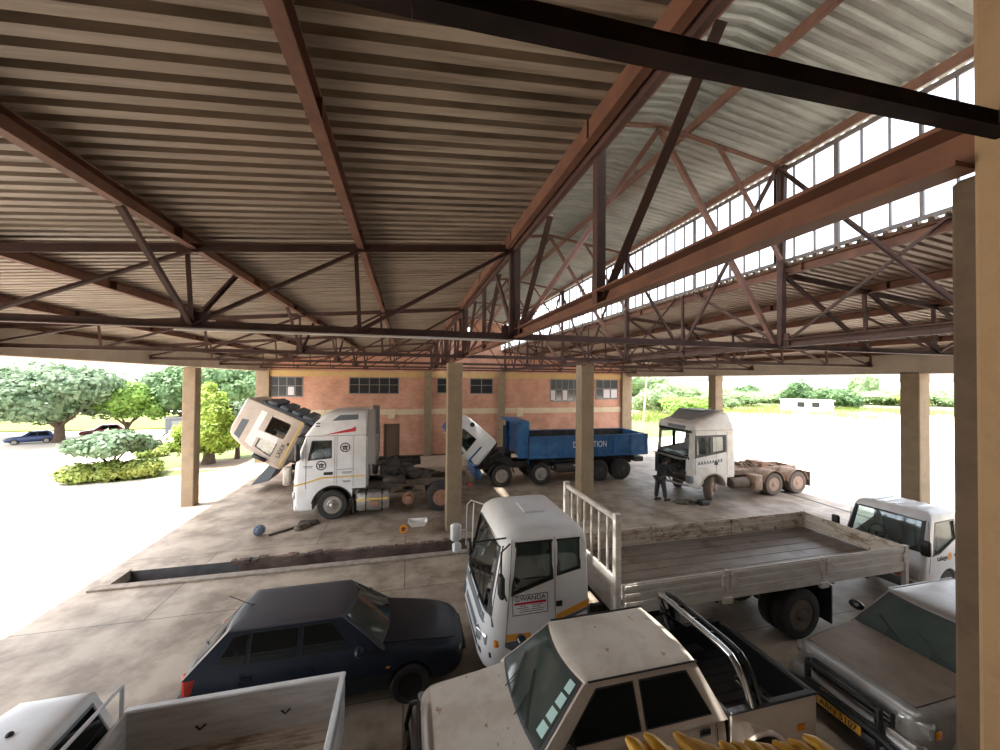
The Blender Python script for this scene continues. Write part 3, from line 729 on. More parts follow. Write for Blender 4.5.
t = T('pickup_truck', 'dusty cream-white double cab pickup with chrome roll bar and black load bed', 'pickup', (.2, 4.45, 0))
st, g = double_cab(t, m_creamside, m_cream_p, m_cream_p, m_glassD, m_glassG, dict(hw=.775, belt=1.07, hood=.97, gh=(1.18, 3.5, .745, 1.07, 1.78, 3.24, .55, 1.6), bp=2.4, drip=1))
load_bed(t, 3.56, 4.86, .765, .62, 1.07, m_creamside, m_black, 4.0, .4, rail=m_black)
flare(t, st, .82, .4, m_cream_p)
flare(t, [(0, .765, .4, 1.07), (5, .765, .4, 1.07)], 4.0, .4, m_creamside)
for x in (.82, 4.0):
    for sg in (-1, 1): wheel(t, x, sg * .66, .34, .34, .22, sg, 'car')
for i, tt in enumerate((.16, .36, .56, .76)):
    k = MB().patch(g.front, [(-.86, tt), (-.7, tt), (-.7, tt + .15), (-.86, tt + .15)], 2, 2, .012, .01); k.build('windscreen_sticker', m_stick, t)
wiper(t, g.front, (-.55, .05), (.1, .55)); wiper(t, g.front, (.05, .04), (.65, .5))
b = MB()                                                     # roll bar: two hoops and a slanting stay
for x, r, mi in ((3.66, .04, 0), (3.8, .036, 1)):
    b.mat(mi); b.tube([(x + .22, -.735, 1.08), (x + .12, -.73, 1.4), (x + .03, -.71, 1.6), (x, -.66, 1.68), (x, -.5, 1.7), (x, .5, 1.7), (x, .66, 1.68), (x + .03, .71, 1.6), (x + .12, .73, 1.4), (x + .22, .735, 1.08)], r, 10)
for sg in (-1, 1): b.mat(1).tube([(3.7, sg * .68, 1.42), (3.98, sg * .71, 1.2), (4.15, sg * .72, 1.08)], .03, 8)
b.mat(1)
for y in (-.3, 0, .3): b.tube([(3.66, y, 1.7), (3.8, y, 1.7)], .025, 6)
b.build('roll_bar', [m_chrome, m_blackg], t, 40)
b = MB().bbox(-.1, .06, -.74, .74, .42, .66, .04); b.build('front_bumper', m_grey, t, 40)
b = MB()
for sg in (-1, 1): b.tube([(-.12, sg * .4, .35), (-.16, sg * .42, .7), (-.1, sg * .42, .95), (-.02, sg * .36, 1.0)], .03, 8)
b.tube([(-.16, -.42, .62), (-.16, .42, .62)], .03, 8).tube([(-.02, -.36, 1.0), (-.02, .36, 1.0)], .025, 8).tube([(-.1, -.7, .62), (-.16, -.42, .7)], .025, 8).tube([(-.1, .7, .62), (-.16, .42, .7)], .025, 8)
b.build('bull_bar', m_blackg, t, 40)
MB().bbox(-.015, .1, -.42, .42, .68, .85, .02).build('grille', m_black, t)
for sg in (-1, 1): lamp_unit(t, (.05, sg * .58, .77), (.06, .13, .08), 'headlamp', m_lamp)
MB().bbox(4.87, 4.98, -.7, .7, .42, .56, .03).build('rear_bumper', m_grey, t, 40)
MB().box(4.55, 4.66, -.7795, -.7765, .68, .76).build('warning_sticker', m_amber, t)

# ------------------------------------------------------------------ silver double cab on the right
t = T('pickup_truck', 'dusty silver double cab pickup with black bull bar and yellow number plate', 'pickup', (5.95, 3.9, 0))
st, g = double_cab(t, m_silver, m_silver, m_silverhood, m_glassD, m_glassG, dict(hw=.8, belt=1.12, hood=1.06, gh=(1.25, 3.5, .765, 1.12, 1.78, 3.32, .6, 1.6), bp=2.45))
load_bed(t, 3.56, 4.86, .78, .64, 1.1, m_silver, m_black, 4.05, .4)
flare(t, st, .82, .4, m_silver)
for x in (.82, 4.05):
    for sg in (-1, 1): wheel(t, x, sg * .67, .35, .35, .23, sg, 'car')
wiper(t, g.front, (-.6, .05), (.0, .42)); wiper(t, g.front, (.05, .04), (.7, .4))
MB().bbox(-.1, .16, -.79, .79, .4, .7, .06).build('front_bumper', m_silver, t, 40)
MB().bbox(-.02, .1, -.5, .5, .66, .9, .03).build('grille', m_black, t, 40)
b = MB()
for z in (.71, .77, .83): b.tube([(-.03, -.46, z), (-.04, 0, z + .015), (-.03, .46, z)], .01, 6)
b.build('grille_bar', m_grey, t)
for sg in (-1, 1):
    o = lamp_unit(t, (.115, sg * .625, .86), (.07, .16, .085), 'headlamp', m_lamp, m_grey, -sg * .34)
    MB().bbox(-.05, .02, sg * .66 - .07, sg * .66 + .07, .48, .56, .02).build('fog_lamp', m_lamp, t, 40)
    MB().bbox(.2, .3, sg * .765 - .02, sg * .765 + .02, .76, .86, .015).build('indicator', m_amber, t, 40)
b = MB()
for sg in (-1, 1): b.bbox(-.2, -.12, sg * .43 - .035, sg * .43 + .035, .3, .94, .02)
b.tube([(-.17, -.43, .9), (-.18, 0, .9), (-.17, .43, .9)], .035, 8).tube([(-.17, -.43, .66), (-.19, 0, .66), (-.17, .43, .66)], .032, 8).tube([(-.16, -.74, .5), (-.19, -.43, .6), (-.2, 0, .6), (-.19, .43, .6), (-.16, .74, .5)], .04, 8).bbox(-.19, -.14, -.6, .6, .34, .5, .02)
b.build('bull_bar', m_black, t, 40)
p = MB().bbox(-.215, -.2, -.27, .27, .44, .56, .005).build('number_plate', m_plate, t)
text('ABN 5107', 'lettering', m_ink, p, face_x(-.217, 0, .5), .11, .46)
b = MB().box(-.212, -.206, -.22, .22, .66, .7).build('badge', m_chrome, t)

# ------------------------------------------------------------------ dark hatchback, facing right
t = T('hatchback_car', 'dark navy five-door hatchback parked beside the inspection pit', 'car', (.98, 6.72, 0), pi)
st = [(0, .34, .42, .58), (.02, .46, .34, .63), (.09, .58, .26, .69), (.25, .68, .22, .75), (.5, .725, .2, .8), (.9, .745, .2, .87), (1.3, .75, .2, .91), (2., .755, .2, .93), (2.8, .755, .2, .94), (3.4, .745, .22, .95), (3.72, .725, .26, .93), (3.9, .67, .32, .86), (3.98, .6, .38, .78), (4.0, .5, .44, .7)]
car_body(t, m_navy, st, (.88, 3.34), .345, .03)
def hf(x, u, o=0):
    s = stat(st, x); return V((x, u * s[1] * .86, s[3] + .028 * (1 - u * u * .5) + o))
MB().patch(hf, [(.16, -.8), (1.3, -.96), (1.3, .96), (.16, .8)], 8, 8, .006, .02).build('bonnet', m_navy, t, 40)
g = GH(1.32, 3.86, .715, .92, 1.9, 3.42, .54, 1.37, .12, .07); g.build(t, m_navy, m_navyroof, .055); a = g.a
pane(t, g.front, [(-.9, .06), (.9, .06), (.88, .93), (-.88, .93)], 'windscreen', m_glassG, (.05, .04), 10, 3)
pane(t, g.back, [(-.8, .15), (.8, .15), (.8, .9), (-.8, .9)], 'rear_window', m_glassD, .03, 8)
for sg in (-1, 1):
    f = g.side(sg)
    pane(t, f, [(1.75, .12), (2.42, .12), (2.42, .88), (2.06, .88)], 'window', m_glassD, .018)
    pane(t, f, [(2.5, .12), (3.1, .12), (3.1, .88), (2.5, .88)], 'window', m_glassD, .018)
    pane(t, f, [(3.16, .14), (3.5, .2), (3.34, .84), (3.16, .88)], 'window', m_glassD, .012)
    s = MB()
    for x in (1.5, 2.46, 3.2): seam(s, st, x, .3, .9, sg)
    hseam(s, st, 1.5, 3.15, .3, sg); s.build('door_seam', m_black, t)
    handle(t, st, 2.32, .78, sg, m_navy); handle(t, st, 3.12, .79, sg, m_navy)
    b = MB()
    for i in range(10):
        x0, x1 = 1.2 + i * .185, 1.2 + (i + 1) * .185
        b.bar((x0, sg * (side_y(st, x0, .52) + .006), .52), (x1, sg * (side_y(st, x1, .52) + .006), .52), .02, .06)
    b.build('rubbing_strip', m_black, t)
    mirror(t, V((1.62, sg * .82, .98)), .085, m_navy, V((1.68, sg * .7, .94)))
    lamp_unit(t, (3.83, sg * .61, .78), (.1, .09, .12), 'tail_lamp', m_redlamp, m_redlamp, sg * .5)
    lamp_unit(t, (.14, sg * .5, .6), (.07, .11, .06), 'headlamp', m_lamp, m_black, -sg * .35)
    MB().bbox(1.18, 1.24, sg * .745 - .006, sg * .745 + .006, .62, .65, .004).build('side_repeater', m_amber, t)
    for x in (.88, 3.34): wheel(t, x, sg * .65, .3, .3, .19, sg, 'car', rm=m_blackg)
MB().bbox(-.03, .1, -.45, .45, .5, .58, .02).build('grille', m_black, t)
MB().bbox(3.93, 4.06, -.62, .62, .38, .55, .04).build('rear_bumper', m_navy, t, 40)
MB().tube([(3.3, 0, 1.42), (3.62, 0, 1.6)], .006, 5).ball((3.3, 0, 1.42), .025, 8, 5).build('roof_aerial', m_black, t)
wiper(t, g.front, (-.6, .05), (-.1, .35)); MB().tube([g.back(0, .1, .03), g.back(.35, .3, .03)], .009, 5).build('rear_wiper', m_black, t)

# ------------------------------------------------------------------ white single cab pickup at the lower left
t = T('pickup_truck', 'white single cab pickup with scraped empty load bed, behind the hatchback', 'pickup', (-5.35, 4.42, 0))
hw = .8
st = [(0, .58, .5, .8), (.03, .68, .42, .88), (.12, .76, .36, .93), (.5, .79, .34, .98), (1., hw, .34, 1.02), (1.3, hw, .34, 1.06), (2.1, hw, .34, 1.08), (2.2, hw, .34, 1.08), (2.22, hw * .98, .36, 1.06)]
car_body(t, m_white, st, (.8,), .37)
g = GH(1.0, 2.24, .75, 1.06, 1.5, 2.14, .58, 1.6, .09, .02); g.build(t, m_white, m_white)
pane(t, g.front, [(-.9, .06), (.9, .06), (.88, .93), (-.88, .93)], 'windscreen', m_glassG, .04, 10, 3)
pane(t, g.back, [(-.84, .12), (-.04, .12), (-.04, .84), (-.82, .84)], 'rear_window', m_glassD, (.04, .06), 4, 2, frame=m_grey)
pane(t, g.back, [(.04, .12), (.84, .12), (.82, .84), (.04, .84)], 'rear_window', m_glassD, (.04, .06), 4, 2, frame=m_grey)
for sg in (-1, 1):
    pane(t, g.side(sg), [(1.35, .1), (2.05, .1), (2.03, .86), (1.62, .86)], 'window', m_glassD, .02)
    s = MB(); seam(s, st, 1.15, .4, 1.05, sg); seam(s, st, 2.12, .4, 1.05, sg); s.build('door_seam', m_black, t); handle(t, st, 2.0, .92, sg)
    mirror(t, V((1.25, sg * .9, 1.15)), .09, m_black, V((1.3, sg * .74, 1.1)))
    for x in (.8, 3.7): wheel(t, x, sg * .68, .32, .32, .2, sg, 'car')
load_bed(t, 2.3, 4.62, hw, .7, 1.2, m_white, m_bakbed, 3.7, .37, floor=m_bakfl)
b = MB()                                                     # head rail of the load bed
for y in (-.7, .7): b.tube([(2.3, y, 1.2), (2.3, y, 1.55)], .022, 6)
b.tube([(2.3, -.7, 1.55), (2.3, .7, 1.55)], .022, 6).build('head_rail', m_white, t, 40)
for x in (3.0, 3.9): MB().tube([(x, hw - .06, .92), (x + .05, hw - .09, .9), (x + .1, hw - .06, .93)], .012, 5).build('tie_hook', m_black, t)
MB().bbox(-.06, .08, -.74, .74, .4, .58, .03).build('front_bumper', m_white, t, 40)
MB().ball((1.8, .1, 1.66), .03, 8, 6).build('roof_fitting', m_black, t)
# ------------------------------------------------------------------ trucks (front at x = 0, facing -X)
def rr(x0, x1, hw, rf, rb, z, n=4):
    P = []
    for cx, cy, r, a0 in ((x0 + rf, -hw + rf, rf, pi), (x1 - rb, -hw + rb, rb, 1.5 * pi), (x1 - rb, hw - rb, rb, 0), (x0 + rf, hw - rf, rf, .5 * pi)):
        for k in range(n + 1):
            a = a0 + pi / 2 * k / n; P.append(V((cx + r * cos(a), cy + r * sin(a), z)))
    return P
def cab_shell(parent, mat, rings, inset=.05, zf=None, zc=None, cutters=(), name='cab'):
    # rings: (z, x0, x1, hw, rf, rb)
    o = MB().loft([rr(x0, x1, h, rf, rb, z) for z, x0, x1, h, rf, rb in rings]).build(name, mat, parent)
    def at(z):
        for a, b in zip(rings, rings[1:]):
            if a[0] <= z <= b[0]:
                t = (z - a[0]) / max(1e-6, b[0] - a[0]); return [lerp(p, q, t) for p, q in zip(a, b)]
        return rings[-1]
    zs = sorted({zf, zc} | {r[0] for r in rings if zf < r[0] < zc})
    inner = MB().loft([rr(a[1] + inset, a[2] - inset, a[3] - inset, max(.01, a[4] - inset * .6), max(.01, a[5] - inset * .6), z) for z, a in ((z, at(z)) for z in zs)])
    cut(o, [inner] + list(cutters), 32)
    o['_'] = 0; del o['_']
    return o, at
def prism_y(poly, y0, y1): return MB().loft([[V((x, y0, z)) for x, z in poly], [V((x, y1, z)) for x, z in poly]])
def prism_x(poly, x0, x1): return MB().loft([[V((x0, y, z)) for y, z in poly], [V((x1, y, z)) for y, z in poly]])
def cyl_y(x, z, r, y0, y1): return MB().lathe([(r, y0), (r, y1)], (x, 0, z), 'y', 28)
def inset_poly(p, k):
    cx = sum(q[0] for q in p) / len(p); cz = sum(q[1] for q in p) / len(p); return [(cx + (x - cx) * k, cz + (z - cz) * k) for x, z in p]
def side_pane(cab, at, poly, sg, glass, name='window', frame=True):
    # glass set into an opening cut in the side of a cab, with a rubber seal around it
    def fn(d0):
        return lambda x, z, d: V((x, sg * (at(z)[3] - d0 - d), z))
    b = MB().plate(inset_poly(poly, 1.01), [], fn(.03), .006)
    if frame: b.mat(1).plate(inset_poly(poly, 1.06), [inset_poly(poly, .95)], fn(-.004), .03)
    return b.build(name, [glass, m_black], cab)
def front_pane(cab, at, poly, glass, name='windscreen', dx=.02, frame=True):
    def fn(d0):
        def f(y, z, d):
            a = at(z); r = a[4]; e = max(0, abs(y) - (a[3] - r)); return V((a[1] + d0 + d + (r - sqrt(max(0, r * r - e * e)) if e else 0), y, z))
        return f
    n = 8; lo, hi = [p for p in poly if p[1] < sum(q[1] for q in poly) / 4], [p for p in poly if p[1] >= sum(q[1] for q in poly) / 4]
    def strip(k):
        L = sorted(inset_poly(lo + hi, k), key=lambda p: p[1]); lo2, hi2 = sorted(L[:2]), sorted(L[2:])
        return [(lerp(lo2[0][0], lo2[1][0], i / n), lo2[0][1]) for i in range(n + 1)] + [(lerp(hi2[1][0], hi2[0][0], i / n), hi2[0][1]) for i in range(n + 1)]
    b = MB(); s = strip(1.01); f = fn(dx)
    q = [(s[0][0], s[0][1]), (s[n][0], s[n][1]), (s[n + 1][0], s[n + 1][1]), (s[-1][0], s[-1][1])]
    b.patch(lambda y, z, o: f(y, z, -o), q, n, 4, 0, .006)
    if frame: b.mat(1).plate(strip(1.05), [strip(.95)], fn(-.005), .03)
    return b.build(name, [glass, m_black], cab)
def tilt(cab, hx, hz, ang):
    cab.matrix_basis = Matrix.Translation((hx, 0, hz)) @ Matrix.Rotation(-ang, 4, 'Y') @ Matrix.Translation((-hx, 0, -hz))
def seats(cab, x, zs, hw, mat=None, wheel_y=None, n=2):
    for y in ((-hw * .5, hw * .5) if n == 2 else (0,)):
        b = MB(); b.bbox(x, x + .5, y - .24, y + .24, zs - .12, zs + .05, .05).bbox(x + .42, x + .56, y - .23, y + .23, zs, zs + .62, .05).bbox(x + .45, x + .54, y - .13, y + .13, zs + .64, zs + .82, .04)
        b.build('seat', mat or m_grey, cab, 40)
def dash(cab, x0, x1, hw, z0, z1, wy=None):
    b = MB().bbox(x0, x1, -hw, hw, z0, z1, .05)
    if wy is not None:
        c = V((x1 + .12, wy, z1 + .1)); b.tube([c + V((.09 * sin(k * pi / 8) , .2 * cos(k * pi / 8), .18 * sin(k * pi / 8))) for k in range(17)], .016, 6).tube([c, (x1 - .05, wy, z1 - .1)], .03, 6)
        b.tube([c + V((0, -.2, 0)), c + V((0, .2, 0))], .016, 6)
    b.build('dashboard', m_black, cab, 40)
def rails(parent, x0, x1, y, z0, z1, mat, w=.08):
    b = MB()
    for s in (-1, 1): b.chan((x0, s * y, (z0 + z1) / 2), (x1, s * y, (z0 + z1) / 2), w, z1 - z0, .012, sg=s)
    x = x0 + .25
    while x < x1: b.box(x - .04, x + .04, -y, y, z0 + .04, z1 - .04); x += .85
    return b.build('chassis_frame', mat, parent)
def axle(parent, x, z, hw, mat):
    b = MB().tube([(x, -hw, z), (x, -.25, z), (x, .25, z), (x, hw, z)], [.07, .09, .09, .07], 10).ball((x, 0, z), .2, 12, 8, (1, 1, .95))
    for s in (-1, 1):
        for k in range(4): b.bar((x - .55 + k * .08, s * .42, z + .12 + k * .02), (x + .55 - k * .08, s * .42, z + .12 + k * .02), .08, .02)
    return b.build('axle', mat, parent, 40)
def mud(parent, x, z, r, y0, y1, mat, a0=.05, a1=.95, th=.015, name='mudguard'):
    rings = []
    for k in range(15):
        a = pi * lerp(a0, a1, k / 14); c, s = cos(a), sin(a); rings.append([V((x + c * r, y0, z + s * r)), V((x + c * r, y1, z + s * r)), V((x + c * (r - th), y1, z + s * (r - th))), V((x + c * (r - th), y0, z + s * (r - th)))])
    return MB().loft(rings).build(name, mat, parent, 40)
def fifth_wheel(parent, x, z, mat):
    b = MB(); n = 14
    out = [(x + .42 * cos(a), .42 * sin(a)) for a in [pi * (.75 + 1.5 * k / n) - pi for k in range(n + 1)]]
    out = [(x - .42 * cos(2 * pi * k / n), .42 * sin(2 * pi * k / n)) for k in range(n)]
    b.plate(out, [[(x + .1, -.05), (x + .3, -.07), (x + .3, .07), (x + .1, .05)]], lambda a, c, d: V((a, c, z - d + .04 - (a - x) * .08)), .05)
    b.box(x - .2, x + .2, -.45, -.3, z - .16, z).box(x - .2, x + .2, .3, .45, z - .16, z)
    return b.build('fifth_wheel', mat, parent)

# ---- white flatbed truck
t = T('flatbed_truck', 'white cab flatbed truck with orange stripe, door sign and open dropside deck', 'truck', (1.42, 6.64, 0))
HW = 1.03
R = [(.42, -.12, 1.46, .9, .3, .05), (.5, -.22, 1.48, .97, .34, .05), (.62, -.27, 1.5, 1.0, .34, .05), (.8, -.28, 1.5, 1.01, .34, .05), (1.2, -.24, 1.5, HW, .34, .05), (1.32, -.22, 1.5, HW, .32, .05), (2.36, .04, 1.48, .99, .24, .06), (2.5, .1, 1.46, .96, .22, .08), (2.59, .2, 1.41, .88, .22, .12), (2.635, .36, 1.3, .76, .22, .16), (2.65, .54, 1.16, .6, .2, .2)]
w1 = [(.2, 1.68), (.86, 1.86), (.86, 2.44), (.27, 2.44)]; w2 = [(.95, 1.9), (1.34, 1.97), (1.34, 2.44), (.95, 2.44)]
ws = [(-.9, 1.36), (.9, 1.36), (.84, 2.36), (-.84, 2.36)]
cab, at = cab_shell(t, m_whiteU, R, .06, .95, 2.52, [prism_y(w1, -2, 2), prism_y(w2, -2, 2), prism_x(ws, -.6, .4), cyl_y(1.12, .52, .58, -1.3, 1.3)])
for sg in (-1, 1):
    side_pane(cab, at, w1, sg, m_clearD); side_pane(cab, at, w2, sg, m_clearD)
front_pane(cab, at, ws, m_clearW)
seats(cab, .6, 1.35, .9, m_grey); dash(cab, -.1, .4, .72, 1.0, 1.34, .45)
# scuttle panel under the windscreen, orange stripe, dark sill
b = MB()
for k in range(2): pass
def cabside(sg, o): return lambda x, z, d: V((x, sg * (at(z)[3] + o - d), z))
def cabfront(o):
    def f(y, z, d):
        a = at(z); r = a[4]; e = max(0, abs(y) - (a[3] - r)); return V((a[1] - o + d + (r - sqrt(max(0, r * r - e * e)) if e else 0), y, z))
    return f
def fstrip(y0, y1, z0, z1, n=10): return [(lerp(y0, y1, i / n), z0) for i in range(n + 1)] + [(lerp(y1, y0, i / n), z1) for i in range(n + 1)]
MB().patch(lambda y, z, o: cabfront(o)(y, z, 0), [(-.97, 1.2), (.97, 1.2), (.95, 1.33), (-.95, 1.33)], 12, 1, .008, .02).build('scuttle_panel', m_greybox, cab, 40)
for sg in (-1, 1):
    s = MB()
    for k in range(6):
        z0, z1 = lerp(.9, 2.5, k / 6), lerp(.9, 2.5, (k + 1) / 6)
        for xa, xb in ((.09, .2), (.905, .905)):
            p = lambda z: V((lerp(xa, xb, (z - .9) / 1.6), sg * (at(z)[3] + .002), z)); s.bar(p(z0), p(z1), .008, .006, (1, 0, 0))
    s.build('door_seam', m_black, cab)
    MB().plate([(.92, 1.2), (1.49, 1.36), (1.49, 1.47), (.92, 1.29)], [], cabside(sg, .004), .01).build('orange_stripe', m_orange, cab); MB().plate([(.1, .98), (.5, .98), (.5, 1.07), (.1, 1.09)], [], cabside(sg, .004), .01).build('orange_stripe', m_orange, cab)
    MB().plate([(.92, .75), (1.5, .7), (1.5, 1.355), (.92, 1.195)], [], cabside(sg, .003), .01).build('dark_sill', m_greybox, cab); MB().plate([(.1, .55), (.45, .6), (.5, .97), (.1, .97)], [], cabside(sg, .003), .01).build('dark_sill', m_greybox, cab)
    MB().bbox(.92, 1.02, sg * 1.035 - .012, sg * 1.035 + .012, 1.42, 1.5, .004).build('door_handle', m_black, cab)
    lamp_unit(cab, (-.17, sg * .74, .96), (.08, .16, .1), 'headlamp', m_lamp, m_greybox, -sg * .45)
    MB().bbox(-.08, .02, sg * .97 - .03, sg * .97 + .03, .88, 1.02, .02).build('indicator', m_amber, cab, 40)
MB().patch(lambda y, z, o: cabfront(o)(y, z, 0), [(-.95, .72), (.95, .72), (.95, .8), (-.95, .8)], 12, 1, .004, .02).build('bumper_slot', m_black, cab)
MB().patch(lambda y, z, o: cabfront(o)(y, z, 0), [(-.5, .9), (.5, .9), (.5, 1.02), (-.5, 1.02)], 8, 1, .004, .02).build('grille', m_greybox, cab)
# sign on the door
sg_ = MB().plate([(.2, 1.36), (.78, 1.36), (.78, 1.66), (.2, 1.66)], [], cabside(-1, .006), .006)
sgn = sg_.build('door_sign', m_sign, cab); tag(sgn, 'white door sign with black and red lettering')
y_ = -(at(1.5)[3] + .0075)
MB().plate([(.2, 1.36), (.78, 1.36), (.78, 1.66), (.2, 1.66)], [[(.21, 1.37), (.77, 1.37), (.77, 1.65), (.21, 1.65)]], cabside(-1, .008), .004).build('sign_border', m_ink, cab)
o = text('GWANDA', 'lettering', m_ink, cab, face_y(.49, -(at(1.61)[3] + .008), 1.6), .1, .5)
b = MB(); b.plate([(.23, 1.515), (.75, 1.515), (.75, 1.55), (.23, 1.55)], [], cabside(-1, .0078), .003)
b.mat(1)
for k, (a_, c_) in enumerate(((.32, .42), (.5, .7), (.27, .45), (.52, .66), (.33, .47), (.5, .72), (.31, .7))):
    z = 1.495 - (k // 2) * .03; b.plate([(a_, z - .004), (c_, z - .004), (c_, z + .004), (a_, z + .004)], [], cabside(-1, .0078), .003)
b.build('small_print', [m_red, m_ink], cab)
# roof hatch, mirrors
MB().bbox(.62, 1.02, -.26, .26, 2.64, 2.68, .02).build('roof_hatch', m_whiteU, cab, 40)
b = MB().tube([(.16, -1.0, 2.46), (-.02, -1.16, 2.42), (-.03, -1.2, 1.95), (.1, -1.05, 1.62)], .014, 6)
b.bbox(-.07, .01, -1.3, -1.12, 1.78, 2.1, .02); b.build('side_mirror', m_black, cab, 40)
b = MB().tube([(.25, -.86, 2.5), (-.3, -.8, 2.46), (-.42, -.74, 2.42)], .014, 6).lathe([(.02, -.05), (.1, -.03), (.115, .02), (.1, .03)], (-.43, -.72, 2.34), 'x', 18, -1); b.build('round_mirror', m_black, cab, 40)
b = MB().tube([(.2, .98, 2.42), (-.1, 1.1, 2.5), (-.18, 1.1, 2.42), (-.2, 1.1, 1.6), (0, 1.02, 1.5)], .014, 6).tube([(-.05, 1.05, 2.46), (-.08, 1.06, 1.6)], .012, 6)
b.bbox(-.52, -.3, 1.02, 1.18, 1.7, 2.04, .04).bbox(-.48, -.3, 1.03, 1.17, 1.46, 1.66, .04).tube([(-.2, 1.1, 1.9), (-.38, 1.1, 1.9)], .014, 6); tag(b.build('side_mirror', m_whiteU, cab, 40), 'white mirror on a tubular arm')
for yy in (-.45, .35):
    MB().tube([cabfront(.02)(yy, 1.36, 0), cabfront(.03)(yy + .28, 1.75, 0)], .01, 5).build('wiper', m_black, cab)
# chassis and deck
rails(t, .3, 8.5, .42, .72, .96, m_grease); axle(t, 1.12, .5, .9, m_grease); axle(t, 6.08, .5, .9, m_grease)
for sg in (-1, 1):
    wheel(t, 1.12, sg * .86, .49, .49, .27, sg, 'front'); wheel(t, 6.08, sg * .8, .49, .49, .26, sg, 'rear', rm=m_chas); wheel(t, 6.08, sg * .5, .49, .49, .24, sg, 'rear', rm=m_chas)
    MB().bbox(6.75, 6.79, sg * .68 - .3, sg * .68 + .3, .25, 1.0, .01).build('mudflap', m_black, t)
    MB().bbox(2.4, 3.3, sg * .78 - .22, sg * .78 + .22, .5, .95, .05).build('fuel_tank' if sg < 0 else 'battery_box', m_grease, t, 40)
b = MB()
for i in range(8): b.chan((2.2 + i * .92, -1.0, 1.1), (2.2 + i * .92, 1.0, 1.1), .06, .12, .01)
b.build('cross_bearer', m_grease, t)
X0, X1, W = 2.04, 8.72, 1.06
b = MB().box(X0, X1, -W + .04, W - .04, 1.19, 1.24)
for i in range(7): b.box(X0, X1, -W + .16 + i * .29 - .003, -W + .16 + i * .29 + .003, 1.24, 1.246)
b.build('deck', m_deck, t)
MB().box(X0, X1, -W, -W + .05, 1.12, 1.25).box(X0, X1, W - .05, W, 1.12, 1.25).build('side_rave', m_bed, t)
def board(a, c, y, mat, out):
    b = MB().bbox(a, c, y - .016, y + .016, 1.25, 1.62, .006)
    for z in (1.29, 1.43, 1.56): b.bbox(a + .03, c - .03, y + out * .005, y + out * .028, z - .035, z + .035, .008) if out > 0 else b.bbox(a + .03, c - .03, y - .028, y - .005, z - .035, z + .035, .008)
    return b.build('dropside', mat, t)
for a, c in ((X0 + .06, 4.14), (4.24, 6.4), (6.5, X1 - .06)):
    board(a, c, -W + .02, m_bed, -1); board(a, c, W - .02, m_bedR, -1)
for sg in (-1, 1):
    for x in (4.19, 6.45):
        b = MB().bbox(x - .04, x + .04, sg * (W - .02) - .028, sg * (W - .02) + .028, 1.05, 1.63, .008)
        for dx in (-.09, .09): b.bbox(x + dx - .03, x + dx + .03, sg * W - .03, sg * W + .03, 1.36, 1.56, .008)
        b.bbox(x - .1, x + .1, sg * W - .035, sg * W + .035, 1.05, 1.16, .01); b.tube([(x + .16, sg * (W + .01), 1.5), (x + .25, sg * (W + .03), 1.42)], .014, 5); b.build('latch_post', m_bed if sg < 0 else m_bedR, t)
    b = MB().bbox(X1 - .08, X1 + .02, sg * (W - .02) - .04, sg * (W - .02) + .04, .75, 1.64, .01); b.bbox(X1 - .12, X1 - .06, sg * W - .02, sg * W + .03, 1.3, 1.5, .008); b.build('corner_post', m_bed, t)
b = MB().bbox(X1 - .03, X1 + .004, -W + .08, W - .08, 1.25, 1.62, .006)
for z in (1.29, 1.43, 1.56): b.bbox(X1 - .045, X1 - .02, -W + .1, W - .1, z - .03, z + .03, .006)
b.build('tailboard', m_bedR, t)
b = MB()                                                     # headboard
for sg in (-1, 1): b.bbox(X0 - .1, X0 + .02, sg * (W - .04) - .045, sg * (W - .04) + .045, 1.1, 2.8, .012)
b.bbox(X0 - .07, X0, -W + .05, W - .05, 2.66, 2.74, .012)
for i in range(6): y = -W + .35 + i * .29; b.bbox(X0 - .055, X0 - .015, y - .02, y + .02, 1.7, 2.68, .008)
b.bbox(X0 - .06, X0 - .01, -W + .05, W - .05, 1.1, 1.72, .01); b.build('headboard', m_bed, t)
MB().tube([(X0 + .05, -.6, 1.7), (X0 + .2, -.62, 1.62), (X0 + .22, -.55, 1.46), (X0 + .08, -.5, 1.42)], .012, 5).build('hose', m_black, t)
for sg in (-1, 1): MB().bbox(X1 - .02, X1 + .05, sg * .8 - .14, sg * .8 + .14, .95, 1.08, .01).build('tail_lamp', m_redlamp, t)

# ---- white tractor unit on the left, wheel removed
def emblem(cab, x, z, y, r):
    b = MB(); n = 24
    b.plate([(x + r * cos(2 * pi * k / n), z + r * sin(2 * pi * k / n)) for k in range(n)], [[(x + r * .8 * cos(2 * pi * k / n), z + r * .8 * sin(2 * pi * k / n)) for k in range(n)]], lambda a, c, d: V((a, y - d, c)), -.004)
    for dx in (-.3, 0, .3): b.plate([(x + dx * r - r * .1, z - r * .55), (x + dx * r + r * .1, z - r * .55), (x + dx * r + r * .1, z + r * (.45 - abs(dx) * .6)), (x + dx * r - r * .1, z + r * (.45 - abs(dx) * .6))], [], lambda a, c, d: V((a, y - d, c)), -.004)
    b.plate([(x - .62 * r, z + .15 * r), (x + .62 * r, z + .15 * r), (x + .62 * r, z + .32 * r), (x - .62 * r, z + .32 * r)], [], lambda a, c, d: V((a, y - d, c)), -.004)
    return b.build('emblem', m_ink, cab)
t = T('tractor_truck', 'white high-roof tractor truck with red wedge graphic and gold stripe, near the left', 'truck', (-3.82, 15.52, 0))
